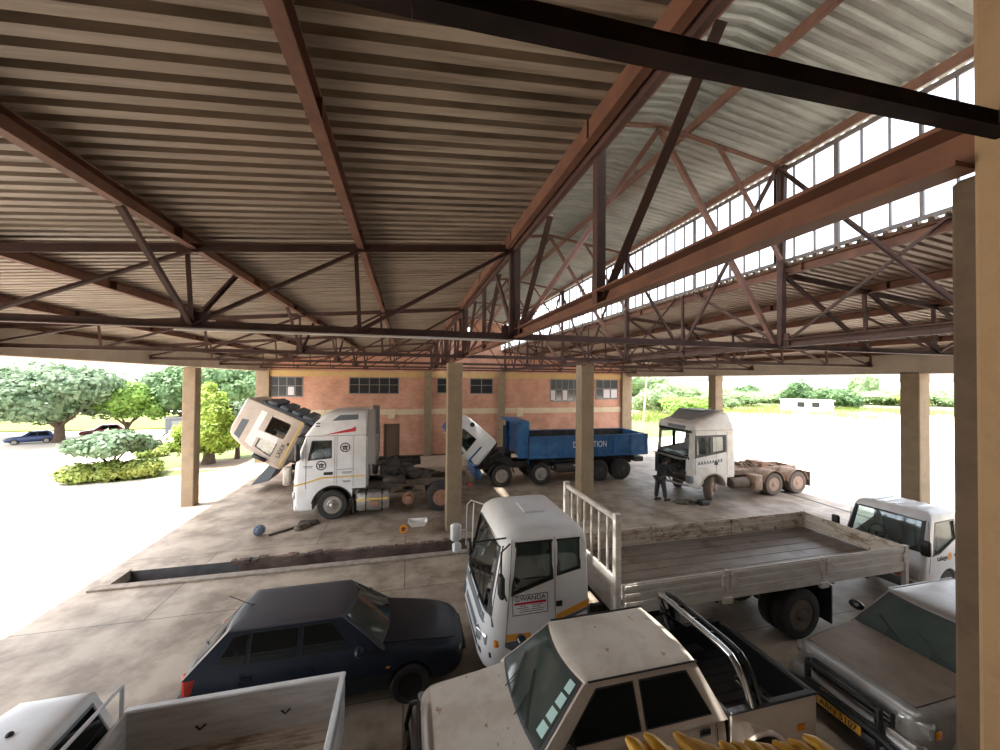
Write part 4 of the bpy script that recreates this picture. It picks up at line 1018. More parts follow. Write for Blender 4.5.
R = [(.36, .06, .8, 1.1, .2, .03), (.42, .0, 2.42, 1.14, .22, .03), (1.1, .0, 2.42, 1.15, .2, .03), (1.95, .06, 2.42, 1.15, .16, .03), (2.2, .12, 2.42, 1.15, .14, .03), (2.95, .38, 2.42, 1.14, .12, .03), (3.0, .36, 2.42, 1.14, .12, .04), (3.45, .68, 2.42, 1.11, .2, .06), (3.72, .95, 2.42, 1.04, .28, .08), (3.82, 1.12, 2.4, .95, .3, .12), (3.85, 1.3, 2.36, .85, .3, .16)]
w1 = [(.5, 2.14), (1.24, 2.2), (1.24, 2.8), (.62, 2.8)]
w3 = [(1.24, 3.5), (2.12, 3.54), (2.12, 3.72), (1.5, 3.7)]
ws = [(-1.02, 2.08), (1.02, 2.08), (.98, 2.9), (-.98, 2.9)]
cab, at = cab_shell(t, m_whiteV, R, .06, 1.25, 3.6, [prism_y(w1, -2, 2), prism_x(ws, -.3, .7), cyl_y(1.3, .52, .68, -1.4, 1.4), MB().box(1.95, 2.6, -2, 2, .2, 1.08)])
for sg in (-1, 1):
    side_pane(cab, at, w1, sg, m_clearD)
    MB().plate(w3, [], cabside(sg, .006), .02).build('roof_window', m_amber if False else m_greybox, cab)
    s = MB()
    for x in (.42, 1.35, 1.43, 1.98):
        for k in range(5):
            z0, z1 = lerp(1.15, 2.95, k / 5), lerp(1.15, 2.95, (k + 1) / 5); s.bar((x, sg * (at(z0)[3] + .002), z0), (x, sg * (at(z1)[3] + .002), z1), .012, .006, (1, 0, 0))
    s.bar((.4, sg * 1.142, 2.98), (2.42, sg * 1.142, 2.98), .006, .014); s.bar((1.43, sg * 1.152, 1.78), (1.98, sg * 1.152, 1.78), .006, .012); s.build('door_seam', m_black, cab)
    MB().plate([(.03, 1.24), (.5, 1.34), (.95, 1.48), (2.4, 1.5), (2.4, 1.545), (.93, 1.53), (.48, 1.39), (.03, 1.29)], [], cabside(sg, .004), .008).build('gold_stripe', m_gold, cab)
    MB().plate([(.95, 3.0), (2.05, 3.12), (2.05, 3.3), (1.9, 3.22)], [], cabside(sg, .005), .01).build('red_graphic', m_red, cab)
    MB().bbox(1.0, 1.3, sg * 1.155 - .015, sg * 1.155 + .015, 1.6, 1.7, .01).build('door_handle', m_black, cab)
    MB().bbox(.72, .86, sg * 1.11 - .015, sg * 1.11 + .015, 3.3, 3.34, .004).bbox(.72, .86, sg * 1.11 - .015, sg * 1.11 + .015, 3.4, 3.44, .004).build('vent', m_black, cab)
    MB().bbox(-.02, .14, sg * .92 - .18, sg * .92 + .18, .78, 1.06, .04).build('headlamp', m_lamp, cab, 40)
    b = MB().bbox(.12, .26, sg * 1.3 - .12, sg * 1.3 + .1, 2.15, 2.75, .04).tube([(.3, sg * 1.14, 2.7), (.2, sg * 1.3, 2.7)], .02, 6).tube([(.25, sg * 1.14, 2.2), (.2, sg * 1.3, 2.25)], .02, 6); b.build('side_mirror', m_black, cab, 40)
emblem(cab, 1.7, 2.55, -1.157, .17); emblem(cab, .92, 1.94, -1.157, .17)
b = MB()
for x0, x1, z in ((.32, .66, 1.93), (.36, .62, 1.88), (1.6, 1.94, 1.68), (1.62, 1.9, 1.64), (1.62, 1.9, 1.36), (1.66, 1.88, 1.33)): b.box(x0, x1, -1.158, -1.152, z - .012, z + .012)
b.build('small_print', m_grey, cab)
front_pane(cab, at, ws, m_clearD); seats(cab, .9, 1.95, .95, m_grey); dash(cab, .2, .62, 1.0, 1.5, 2.06, -.5)
b = MB().bbox(.1, .55, -1.05, 1.05, 2.92, 2.97, .02); b.build('sun_visor', m_black, cab, 40)
MB().bbox(-.03, .04, -.6, .6, .7, 1.9, .03).build('grille', m_black, cab)
mud(t, 1.3, .52, .7, -1.16, -.7, m_black, .08, .95, .05, 'wheel_arch'); mud(t, 1.3, .52, .7, .7, 1.16, m_black, .08, .95, .05, 'wheel_arch')
for sg in (-1, 1):
    b = MB(); y = sg * 1.1                                           # air deflector behind the cab
    b.bbox(2.46, 2.5, y - .02, y + .02, 1.1, 3.86, .01).bbox(2.43, 2.72, y - .02, y + .02, 2.9, 3.9, .01); b.bbox(2.46, 2.74, y - .025, y + .025, 1.9, 3.0, .01); b.build('air_deflector', m_frameg, t)
    wheel(t, 1.3, sg * .98, .52, .52, .3, sg, 'front', m_tyre, m_steel)
    wheel(t, 5.12, sg * .95, .52, .52, .28, sg, 'rear', m_tyre, m_rimrust); wheel(t, 5.12, sg * .64, .52, .52, .26, sg, 'rear', m_tyre, m_rimrust)
    b = MB().bbox(2.06, 3.22, sg * .86 - .28, sg * .86 + .28, .22, .88, .08); b.build('fuel_tank', m_steel, t, 40)
    for x in (2.42, 2.98): MB().bbox(x - .04, x + .04, sg * .86 - .29, sg * .86 + .29, .21, .89, .03).build('tank_strap', m_black, t)
    b = MB().bbox(2.08, 3.2, sg * 1.143 - .006, sg * 1.143 + .006, .62, .68, .002); b.build('gold_stripe', m_gold, t)
    MB().bbox(2.56, 2.86, sg * 1.15 - .02, sg * 1.15 + .01, .4, .6, .01).build('tank_step', m_rimrust, t)
    MB().bbox(1.98, 2.03, sg * .95 - .2, sg * .95 + .2, .2, .75, .01).build('mudflap', m_black, t)
# exposed hub where the wheel is off
for sg in (-1, 1):
    b = MB().lathe([(.22, -.12), (.24, 0), (.24, .06), (.15, .08), (.14, .2), (.08, .22), (.01, .22)], (3.92, sg * .86, .52), 'y', 20, sg)
    for k in range(10): b.lathe([(.018, 0), (.018, .07)], (3.92 + .2 * cos(k * pi / 5), sg * .92, .52 + .2 * sin(k * pi / 5)), 'y', 6, sg)
    b.build('wheel_hub', m_rimrust, t, 40)
rails(t, .3, 6.3, .43, .86, 1.12, m_chas); axle(t, 3.92, .52, .8, m_chas); axle(t, 5.12, .52, .9, m_chas); axle(t, 1.3, .5, .9, m_chas)
fifth_wheel(t, 4.6, 1.27, m_grease)
MB().bbox(.05, .4, -1.12, 1.12, .34, .62, .06).build('bumper_step', m_creamside, t, 40)
random.seed(11); b = MB()                                            # gearbox, hoses and air tanks piled behind the cab
b.bbox(2.85, 3.5, -.55, .5, 1.1, 1.75, .1).bbox(3.4, 4.1, -.4, .45, 1.12, 1.6, .12).bbox(3.9, 4.4, -.5, .2, 1.12, 1.45, .08).lathe([(.24, -.3), (.3, 0), (.24, .35)], (3.3, -.3, 1.72), 'y', 14)
for k in range(16):
    x = random.uniform(2.8, 4.3); y = random.uniform(-.8, .6); z = random.uniform(1.2, 1.75); b.tube([(x, y, z), (x + random.uniform(-.3, .3), y + random.uniform(-.3, .3), z + random.uniform(-.15, .2)), (x + random.uniform(.1, .6), y + random.uniform(-.3, .3), z + random.uniform(-.3, .1))], random.uniform(.02, .05), 6)
b.lathe([(.14, -.4), (.16, -.36), (.16, .36), (.14, .4)], (3.4, -.8, 1.22), 'x', 14); b.build('gearbox', m_grease, t, 50)
for sg in (-1, 1): MB().bbox(6.25, 6.34, sg * .8 - .2, sg * .8 + .2, .75, .9, .02).build('tail_lamp', m_redlamp, t)
MB().bar((6.3, -1.1, .8), (6.3, 1.1, .8), .08, .14).build('rear_bumper', m_chas, t)
MB().lathe([(.1, 0), (.12, .1), (.12, 1.5), (.1, 1.6)], (2.62, .4, 1.2), 'z', 14).build('exhaust_stack', m_rim, t, 40)

# ---- beige truck behind it with its cab tipped forward
t = T('tractor_truck', 'dusty beige truck with its high cab tipped right forward, behind the white tractor truck', 'truck', (-5.3, 19.5, 0))
R = [(1.4, .1, 2.2, 1.1, .18, .04), (1.5, .0, 2.32, 1.15, .18, .04), (2.1, .04, 2.34, 1.16, .16, .04), (2.9, .26, 2.34, 1.15, .14, .05), (3.2, .32, 2.34, 1.14, .14, .05), (3.8, .55, 2.34, 1.1, .16, .06), (3.98, .66, 2.32, 1.06, .18, .08), (4.04, .8, 2.28, .98, .2, .12)]
w1 = [(.42, 2.06), (1.0, 2.06), (1.0, 2.78), (.58, 2.78)]; w2 = [(1.3, 1.9), (2.02, 1.9), (2.02, 2.75), (1.3, 2.75)]
ws = [(-1.0, 2.02), (1.0, 2.02), (.96, 2.82), (-.96, 2.82)]
cab, at = cab_shell(t, m_creamside, R, .06, 1.6, 3.7, [prism_y(w1, -2, 2), prism_y(w2, -2, 0), prism_x(ws, -.3, .7)])
side_pane(cab, at, w1, -1, m_clearD); side_pane(cab, at, w1, 1, m_clearD); front_pane(cab, at, ws, m_clearD)
MB().plate([(.98, 2.1), (1.28, 2.1), (1.28, 3.0), (2.1, 3.0), (2.1, 3.25), (.62, 3.25), (.5, 2.9), (.98, 2.9)], [], cabside(-1, .006), .01).build('white_panel', m_white, cab)
MB().plate([(.62, 3.5), (1.5, 3.5), (1.45, 3.78), (.72, 3.78)], [], cabside(-1, .006), .02).build('roof_window', m_greybox, cab)
MB().plate([(.1, 1.52), (2.3, 1.52), (2.3, 1.58), (.1, 1.58)], [], cabside(-1, .006), .01).build('orange_stripe', m_gold, cab)
text('LXXX', 'lettering', m_ink, cab, face_y(.8, -1.172, 1.78), .26, .6)
MB().bbox(1.12, 1.24, -1.18, -1.13, 1.6, 1.68, .01).build('door_handle', m_black, cab)
b = MB().bbox(2.3, 2.44, -1.0, 1.0, 1.1, 3.5, .04)
for i in range(4): b.bbox(2.42, 2.58, -.95, .95, 1.3 + i * .52, 1.68 + i * .52, .03)
b.build('rear_wall', m_greybox, cab, 40)
b = MB().bbox(.5, 2.3, -1.1, 1.1, .95, 1.45, .06)
for k in range(10): x = .6 + k * .17; b.bbox(x, x + .09, -.9, .9, .84, .95, .02)
b.lathe([(.55, -1.05), (.55, 1.05)], (1.1, 0, 1.05), 'y', 24); b.build('floor_pan', m_grease, cab, 40)
b = MB().bbox(.14, .3, -1.28, -1.16, 2.1, 2.7, .03).tube([(.35, -1.12, 2.68), (.22, -1.2, 2.66)], .02, 6); b.build('side_mirror', m_black, cab, 40)
seats(cab, .9, 1.8, .95, m_grey)
tilt(cab, .35, 1.1, radians(64))
b = MB().plate([(-1.25, 0), (-.55, .15), (-.1, .95), (-.45, .95)], [], lambda x, z, d: V((x - .05, -.9 + d, .3 + z)), 1.5); b.build('front_flap', m_greybox, t)
MB().bbox(.02, .35, -1.14, -.78, .25, 1.05, .06).bbox(.02, .35, .78, 1.14, .25, 1.05, .06).bbox(.05, .3, -1.1, 1.1, .3, .55, .05).build('front_bumper', m_cream_p, t, 40)
rails(t, .2, 6, .43, .8, 1.06, m_grease); axle(t, 1.3, .5, .9, m_grease); axle(t, 4.8, .5, .9, m_grease)
MB().bbox(.45, 1.9, -.5, .5, .7, 1.4, .1).lathe([(.3, 0), (.32, .1)], (.42, 0, 1.1), 'x', 16).build('engine', m_grease, t, 40)
for sg in (-1, 1):
    wheel(t, 1.3, sg * .98, .51, .51, .3, sg, 'front'); wheel(t, 4.8, sg * .92, .51, .51, .28, sg, 'rear')
MB().bar((.5, -.7, 1.1), (1.55, -.7, 2.4), .07, .07).build('tilt_ram', m_steel, t)

# ---- blue tipper with its cab tipped forward
t = T('tipper_truck', 'blue four-axle tipper truck with a white cab tipped forward, before the brick wall', 'truck', (3.1, 18.2, 0))
R = [(1.0, .08, 1.5, 1.05, .16, .04), (1.15, .0, 1.56, 1.1, .16, .04), (1.9, .03, 1.58, 1.12, .16, .04), (2.75, .22, 1.58, 1.1, .14, .05), (2.95, .3, 1.56, 1.04, .16, .08), (3.02, .45, 1.48, .9, .16, .12)]
w1 = [(.34, 1.88), (1.02, 1.88), (1.02, 2.64), (.48, 2.64)]; ws = [(-.98, 1.9), (.98, 1.9), (.94, 2.66), (-.94, 2.66)]
cab, at = cab_shell(t, m_whiteU, R, .05, 1.3, 2.85, [prism_y(w1, -2, 2), prism_x(ws, -.3, .6)])
for sg in (-1, 1): side_pane(cab, at, w1, sg, m_clearD)
front_pane(cab, at, ws, m_clearD)
MB().plate([(.06, 1.04), (.98, 1.04), (.9, 1.5), (.03, 1.55)], [], cabside(-1, .006), .01).plate([(.06, 1.04), (.98, 1.04), (.9, 1.5), (.03, 1.55)], [], cabside(1, .006), .01).build('blue_sill', m_blue, cab)
MB().patch(lambda y, z, o: cabfront(o)(y, z, 0), [(-1.0, 1.05), (1.0, 1.05), (1.0, 1.7), (-1.0, 1.7)], 12, 2, .008, .02).build('blue_front', m_blue, cab, 40)
MB().bbox(.35, 1.3, -.95, .95, 2.99, 3.2, .1).build('roof_spoiler', m_blue, cab, 40)
MB().lathe([(.11, 0), (.11, .03)], (1.42, -1.1, 2.45), 'y', 14, -1).build('vent', m_black, cab)
b = MB().bbox(.4, 1.5, -.95, .95, .86, 1.05, .04); b.build('floor_pan', m_grease, cab); seats(cab, .6, 1.7, .9, m_grey)
b = MB().bbox(.05, .2, -1.28, -1.14, 1.95, 2.55, .03).tube([(.3, -1.1, 2.5), (.15, -1.2, 2.5)], .02, 6); b.build('side_mirror', m_black, cab, 40)
tilt(cab, .1, 1.0, radians(50))
rails(t, .1, 8.5, .45, .72, 1.02, m_grease)
MB().bbox(.0, .3, -1.1, 1.1, .38, .8, .06).build('front_bumper', m_blue, t, 40)
MB().bbox(.4, 1.9, -.55, .55, .7, 1.6, .12).lathe([(.38, 0), (.4, .1)], (.4, 0, 1.15), 'x', 18).tube([(.6, -.6, 1.3), (1.2, -.7, 1.55), (2., -.6, 1.5)], .07, 8).build('engine', m_grease, t, 50)
b = MB().tube([(.1, -1.0, .62), (.55, -1.02, .62)], .05, 10); b.build('air_pipe', m_steel, t, 40)
for x in (1.25, 3.2):
    axle(t, x, .5, .9, m_grease)
    for sg in (-1, 1): wheel(t, x, sg * 1.0, .52, .52, .3, sg, 'front', m_tyre, m_steel)
    mud(t, x, .52, .64, -1.15, -.8, m_black); mud(t, x, .52, .64, .8, 1.15, m_black)
for x in (6.3, 7.56):
    axle(t, x, .5, .9, m_grease)
    for sg in (-1, 1): wheel(t, x, sg * .98, .52, .52, .28, sg, 'rear', m_tyre, m_grease); wheel(t, x, sg * .66, .52, .52, .26, sg, 'rear', m_tyre, m_grease)
for sg in (-1, 1): MB().bbox(4.0, 5.4, sg * .85 - .25, sg * .85 + .25, .5, .95, .06).build('fuel_tank', m_grease, t, 40)
MB().tube([(4.9, -1.05, .85), (5.35, -1.05, .85), (5.5, -1.05, .6)], .06, 8).build('guard_rail', m_white, t, 40)
bx0, bx1, bw = 2.55, 9.0, 1.16
b = MB()
for sg in (-1, 1):
    b.box(bx0, bx1, sg * bw - .025, sg * bw + .025, 1.32, 2.3)
    for i in range(8): x = lerp(bx0 + .05, bx1 - .05, i / 7); b.bbox(x - .05, x + .05, sg * (bw + .03) - .04, sg * (bw + .03) + .04, 1.32, 2.3, .01)
    b.bbox(bx0, bx1, sg * (bw + .02) - .05, sg * (bw + .02) + .05, 2.24, 2.32, .012).bbox(bx0, bx1, sg * (bw + .02) - .05, sg * (bw + .02) + .05, 1.26, 1.36, .012)
b.box(bx0, bx1, -bw, bw, 1.24, 1.3).box(bx0 - .03, bx0 + .03, -bw, bw, 1.25, 3.0); b.build('tipper_body', m_blue, t)
MB().box(bx0 + .04, bx1 - .03, bw - .05, bw - .03, 1.32, 2.28).box(bx0 + .04, bx1 - .03, -bw + .03, -bw + .05, 1.32, 2.28).build('body_liner', m_grease, t)
b = MB().box(bx1 - .03, bx1 + .03, -bw, bw, 1.3, 2.3)
for y in (-.6, 0, .6): b.bbox(bx1 + .02, bx1 + .1, y - .05, y + .05, 1.3, 2.3, .01)
b.build('tailgate', m_blue, t)
b = MB().bbox(2.02, 2.52, -bw, -bw + .06, 1.3, 3.0, .01).bbox(2.02, 2.52, bw - .06, bw, 1.3, 3.0, .01).box(1.72, 2.56, -bw, bw, 3.0, 3.06).box(2.2, 2.5, -bw + .06, bw - .06, 1.3, 3.0); b.build('cab_guard', m_blue, t)
MB().tube([(1.45, -.75, 1.3), (1.45, -.75, 2.85)], .07, 10).tube([(1.6, -.6, 1.4), (1.72, -.75, 2.3)], .03, 6).build('exhaust_stack', m_black, t, 40)
MB().bar((2.6, -.8, 1.2), (2.75, -1.0, .62), .05, .05).bar((3.9, -.8, 1.2), (4.05, -1.0, .62), .05, .05).build('side_stay', m_blue, t)
text('DEMOLITION', 'lettering', m_inkw, t, face_y(5.72, -bw - .075, 1.86), .42, 1.8, .004)
MB().bbox(8.4, 8.9, -1.0, 1.0, .85, 1.1, .03).build('rear_bumper', m_grease, t)

# ---- stripped white tractor unit on the right
t = T('tractor_truck', 'stripped white tractor truck with no windscreen or front panels, on the right', 'truck', (11.42, 14.38, 0))
R = [(.55, .3, 2.2, 1.1, .16, .03), (.62, .06, 2.22, 1.14, .2, .03), (1.1, .02, 2.24, 1.16, .22, .04), (1.8, .05, 2.25, 1.16, .22, .04), (2.9, .14, 2.25, 1.14, .2, .06), (3.0, .1, 2.25, 1.13, .2, .08), (3.22, .16, 2.24, 1.1, .24, .1), (3.3, .4, 2.22, 1.05, .24, .14), (3.62, 1.25, 2.18, .98, .3, .16), (3.68, 1.5, 2.1, .9, .25, .2)]
w1 = [(.3, 1.86), (1.75, 2.06), (1.75, 2.72), (.34, 2.72)]
ws = [(-.98, 1.84), (.98, 1.84), (.96, 2.84), (-.96, 2.84)]; eb = [(-.86, .4), (.86, .4), (.86, 1.72), (-.86, 1.72)]
cab, at = cab_shell(t, m_whiteS, R, .06, .9, 3.15, [prism_y(w1, -2, 2), prism_x(ws, -.4, .6), prism_x(eb, -.4, .5), cyl_y(1.15, .5, .66, -1.4, 1.4), MB().box(1.85, 2.6, -2, 2, .2, .95)])
for sg in (-1, 1):
    # fixed black window frame with sliding panes
    def fn(d0, sg=sg): return lambda x, z, d: V((x, sg * (at(z)[3] - d0 - d), z))
    fr = MB().plate(inset_poly(w1, 1.1), [inset_poly([(.3, 1.86), (1.02, 1.96), (1.02, 2.72), (.34, 2.72)], .9), inset_poly([(1.1, 1.98), (1.75, 2.06), (1.75, 2.72), (1.1, 2.72)], .88)], fn(-.006), .03)
    fr.build('window_frame', m_black, cab)
    side_pane(cab, at, w1, sg, m_clear, frame=False)
    s = MB()
    for x in (.26, 1.3, 1.85):
        for k in range(4): z0, z1 = lerp(1.1, 2.9, k / 4), lerp(1.1, 2.9, (k + 1) / 4); s.bar((x, sg * (at(z0)[3] + .002), z0), (x, sg * (at(z1)[3] + .002), z1), .01, .006, (1, 0, 0))
    s.bar((.1, sg * 1.135, 2.96), (2.24, sg * 1.135, 2.96), .006, .012); s.build('door_seam', m_black, cab)
    MB().bbox(1.2, 1.38, sg * 1.165 - .012, sg * 1.165 + .012, 1.5, 1.64, .01).build('door_handle', m_black, cab)
    MB().bbox(.0, .2, sg * 1.0 - .15, sg * 1.0 + .14, .78, 1.08, .03).build('headlamp_recess', m_greybox, cab, 40)
MB().plate([(.28, 1.42), (1.7, 1.56), (1.7, 1.78), (1.5, 1.84), (.3, 1.62)], [], cabside(-1, .004), .006).build('door_banner', m_whiteV, cab)
b = MB()
random.seed(4)
for k in range(9): x = .38 + k * .14; b.bar((x, -1.168, 1.5 + x * .08), (x + .06, -1.168, 1.64 + x * .08), .006, .03); b.bar((x + .06, -1.168, 1.62 + x * .08), (x + .09, -1.168, 1.5 + x * .08), .006, .03)
b.build('door_graphic', m_ink, cab)
MB().bbox(.04, .14, -.75, .3, 3.0, 3.14, .02).build('roof_sign', m_grey, cab)
MB().patch(lambda y, z, o: cabfront(o)(y, z, 0), [(-1.04, 1.74), (1.04, 1.74), (1.02, 1.84), (-1.02, 1.84)], 12, 1, .01, .04).build('scuttle_panel', m_black, cab, 40)
MB().patch(lambda y, z, o: cabfront(o)(y, z, 0), [(-1.06, 2.84), (1.06, 2.84), (1.04, 2.96), (-1.04, 2.96)], 12, 1, .01, .04).build('windscreen_header', m_black, cab, 40)
seats(cab, .8, 1.75, .95, m_grey); dash(cab, .2, .6, 1.0, 1.4, 1.86, -.5)
b = MB().bbox(.98, 2.1, -.75, .75, 3.72, 3.76, .02)                  # raised roof deflector lid
b.loft([[V((.45, -.62, 3.36)), V((.45, .62, 3.36)), V((.45, .62, 3.4)), V((.45, -.62, 3.4))], [V((1.2, -.95, 3.74)), V((1.2, .95, 3.74)), V((1.2, .95, 3.78)), V((1.2, -.95, 3.78))]]); b.build('roof_deflector', m_grey, cab)
b = MB().bbox(.1, .5, -.8, .8, .75, 1.3, .05).bbox(.25, .9, -.6, .6, .9, 1.7, .08)
random.seed(5)
for k in range(18):
    y = random.uniform(-.8, .8); z = random.uniform(.7, 1.7); b.tube([(.1, y, z), (.0 + random.uniform(-.05, .1), y + random.uniform(-.3, .3), z - random.uniform(0, .3)), (.2, y + random.uniform(-.4, .4), z + random.uniform(-.3, .1))], random.uniform(.012, .035), 6)
b.build('engine', m_grease, t, 50)
b = MB().tube([(.05, -1.0, .66), (-.1, -.4, .62), (-.08, .4, .62), (.05, 1.0, .66)], .04, 8).tube([(-.25, .9, 1.76), (-.2, .2, 1.74), (-.02, -.5, 1.7)], .025, 6).bbox(-.16, .1, -.7, .9, 1.68, 1.74, .02)
tag(b.build('bumper_beam', m_steel, t, 40), 'bare bent bumper beam')
MB().bbox(-.12, .05, .72, .98, .9, 1.75, .03).tube([(0, .85, .95), (-.1, .8, .6), (-.05, .6, .45)], .05, 6).build('hanging_panel', m_black, t, 40)
mud(t, 1.15, .5, .68, -1.18, -.75, m_creamside, .02, .98, .05, 'wheel_arch'); mud(t, 1.15, .5, .68, .75, 1.18, m_creamside, .02, .98, .05, 'wheel_arch')
for sg in (-1, 1):
    wheel(t, 1.15, sg * .95, .5, .5, .3, sg, 'front', m_tyreD, m_rimdust, yaw=radians(36))
    for x in (4.4, 5.75):
        wheel(t, x, sg * 1.0, .5, .5, .3, sg, 'rear', m_tyreD, m_rimdust); wheel(t, x, sg * .66, .5, .5, .28, sg, 'rear', m_tyreD, m_rimdust)
        mud(t, x, .5, .6, sg * 1.16, sg * .5, m_chasD, .06, .94, .02)
    MB().bbox(6.42, 6.46, sg * .85 - .3, sg * .85 + .3, .3, .95, .01).build('mudflap', m_chas, t)
    b = MB().bbox(3.3, 3.72, sg * .95 - .25, sg * .95 + .22, .3, .95, .03)
    for k in range(4): b.bbox(3.32 + k * .1, 3.36 + k * .1, sg * 1.17 - .02, sg * 1.17 + .02, .32, .93, .006)
    b.build('battery_box', m_chasD, t, 40)
    MB().lathe([(.2, -.45), (.22, -.4), (.22, .4), (.2, .45)], (2.75, sg * .85, .6), 'x', 16).build('air_tank', m_chas, t, 40)
rails(t, .3, 6.5, .43, .82, 1.1, m_chasD)
for x in (1.15, 4.4, 5.75): axle(t, x, .5, .9, m_chasD)
fifth_wheel(t, 4.7, 1.26, m_rimrust)
b = MB()
for k in range(10): x = 2.4 + k * .2; b.tube([(x, -.5 + random.uniform(-.1, .1), 1.12), (x + .1, random.uniform(-.3, .3), 1.2 + random.uniform(0, .12)), (x + .25, .5, 1.12)], .03, 5)
b.bbox(2.3, 3.4, -.7, .7, 1.05, 1.12, .01); b.build('catwalk', m_chasD, t)

# ---- small white cab-over truck at the right
t = T('light_truck', 'small white cab-over truck behind the silver pickup, beside the right column', 'truck', (11.06, 6.58, 0), radians(5)); t.scale = (.94, .82, .98)
R = [(.35, .04, 1.55, .86, .1, .03), (.42, .0, 1.58, .9, .12, .03), (1.1, .0, 1.6, .93, .12, .03), (1.22, .03, 1.6, .93, .12, .03), (1.95, .34, 1.58, .86, .12, .06), (2.05, .42, 1.55, .82, .14, .1), (2.1, .56, 1.48, .72, .14, .14)]
w1 = [(.33, 1.18), (.62, 1.2), (1.36, 1.46), (1.36, 1.88), (.56, 1.88)]
ws = [(-.82, 1.26), (.82, 1.26), (.76, 1.93), (-.76, 1.93)]
cab, at = cab_shell(t, m_white, R, .045, .75, 2.02, [prism_y(w1, -2, 2), prism_x(ws, -.3, .55), cyl_y(1.02, .36, .44, -1.2, 1.2)])
for sg in (-1, 1):
    side_pane(cab, at, w1, sg, m_clear)
    s = MB()
    for x, y in ((.2, .3), (1.45, 1.45)):
        for k in range(4): z0, z1 = lerp(.8, 1.95, k / 4), lerp(.8, 1.95, (k + 1) / 4); s.bar((lerp(x, y, k / 4), sg * (at(z0)[3] + .002), z0), (lerp(x, y, (k + 1) / 4), sg * (at(z1)[3] + .002), z1), .008, .006, (1, 0, 0))
    s.build('door_seam', m_black, cab)
    MB().bbox(1.25, 1.43, sg * .935 - .01, sg * .935 + .012, 1.06, 1.12, .008).build('door_handle', m_black, cab)
    MB().bbox(.18, .28, sg * .935 - .01, sg * .935 + .01, .62, .67, .006).build('side_marker', m_redlamp, cab)
    MB().bbox(-.03, .1, sg * .68 - .16, sg * .68 + .16, .62, .82, .03).build('headlamp', m_lamp, cab, 40)
    b = MB().bbox(-.2, -.1, sg * 1.02 - .1, sg * 1.02 + .1, 1.28, 1.62, .03).tube([(.1, sg * .9, 1.3), (-.12, sg * 1.02, 1.36)], .018, 6); b.build('side_mirror', m_black, cab, 40)
front_pane(cab, at, ws, m_clear); seats(cab, .72, 1.02, .75, m_grey); dash(cab, .14, .42, .8, .8, 1.2, .38)
b = MB()
for y in (-.5, -.25, 0, .25, .5): b.bbox(.6, 1.45, y - .05, y + .05, 2.095, 2.115, .008)
b.build('roof_rib', m_white, cab, 40)
b = MB().plate([(.5 + .09 * cos(k * pi / 8) + .55, 1.08 + .09 * sin(k * pi / 8)) for k in range(16)], [], cabside(-1, .004), .006); b.build('door_logo', m_orange, cab)
text('Lafarge', 'lettering', m_ink, cab, face_y(.72, -.937, 1.08), .14, .42)
MB().bbox(-.05, .06, -.86, .86, .36, .56, .03).build('front_bumper', m_greybox, cab, 40); MB().bbox(-.02, .02, -.5, .5, .64, .8, .01).build('grille', m_black, cab)
for y in (-.4, .2): MB().tube([cabfront(.02)(y, 1.26, 0), cabfront(.03)(y + .4, 1.5, 0)], .009, 5).build('wiper', m_black, cab)
rails(t, .3, 4.6, .36, .5, .66, m_chas); axle(t, 1.02, .36, .7, m_chas); axle(t, 3.6, .36, .7, m_chas)
for sg in (-1, 1):
    wheel(t, 1.02, sg * .78, .36, .36, .2, sg, 'front', m_tyre, m_steel); wheel(t, 3.6, sg * .74, .36, .36, .2, sg, 'rear')
b = MB().bbox(1.75, 4.7, -.92, .92, .74, .84, .02)
for sg in (-1, 1): b.bbox(1.75, 4.7, sg * .9 - .02, sg * .9 + .02, .84, 1.2, .01)
b.bbox(1.72, 1.78, -.9, .9, .8, 1.75, .01).bbox(4.66, 4.7, -.9, .9, .84, 1.2, .01); b.build('load_bed', m_bed, t)
# ------------------------------------------------------------------ loose things on the workshop floor
def at_floor(x, y, z=0): return (x, y, z)
t = T('wheelbarrow', 'small white wheelbarrow with a yellow wheel beside the first inner column', 'wheelbarrow', (.42, 12.65, 0), radians(178)); t.scale = (.68, .68, .68)
b = MB(); b.loft([[V((-.25, -.2, .3)), V((.3, -.2, .3)), V((.3, .2, .3)), V((-.25, .2, .3))], [V((-.42, -.32, .56)), V((.5, -.34, .56)), V((.5, .34, .56)), V((-.42, .32, .56))], [V((-.4, -.3, .56)), V((.48, -.32, .56)), V((.48, .32, .56)), V((-.4, .3, .56))], [V((-.24, -.18, .32)), V((.28, -.18, .32)), V((.28, .18, .32)), V((-.24, .18, .32))]], caps=True); b.build('tray', m_whiteS, t, 30)
b = MB()
for s in (-1, 1): b.tube([(.72, s * .07, .2), (.3, s * .2, .3), (-.3, s * .22, .32), (-.95, s * .28, .55)], .018, 6).tube([(-.2, s * .21, .32), (-.32, s * .22, 0)], .016, 6)
b.build('handle_frame', m_rimrust, t, 40)
o = MB().lathe([(.12, -.04), (.19, -.045), (.2, 0), (.19, .045), (.12, .04)], (0, 0, 0), 'y', 20).build('wheel', m_amber, t, 40); o.location = (.7, 0, .2)
MB().lathe([(.1, -.05), (.06, -.055), (.06, .055), (.1, .05)], (0, 0, 0), 'y', 14).build('rim', m_black, o, 40)
t = T('wheel_hub', 'blue-grey wheel hub lying on the floor left of the debris', 'wheel hub', (-4.5, 13.45, 0), .5); t.scale = (.78, .78, .78)
b = MB().lathe([(.2, -.07), (.22, -.02), (.22, .02), (.14, .06), (.12, .12), (.04, .14), (.01, .14)], (0, 0, .22), 'y', 20, -1); b.build('drum', m_bluehub, t, 40)
b = MB()
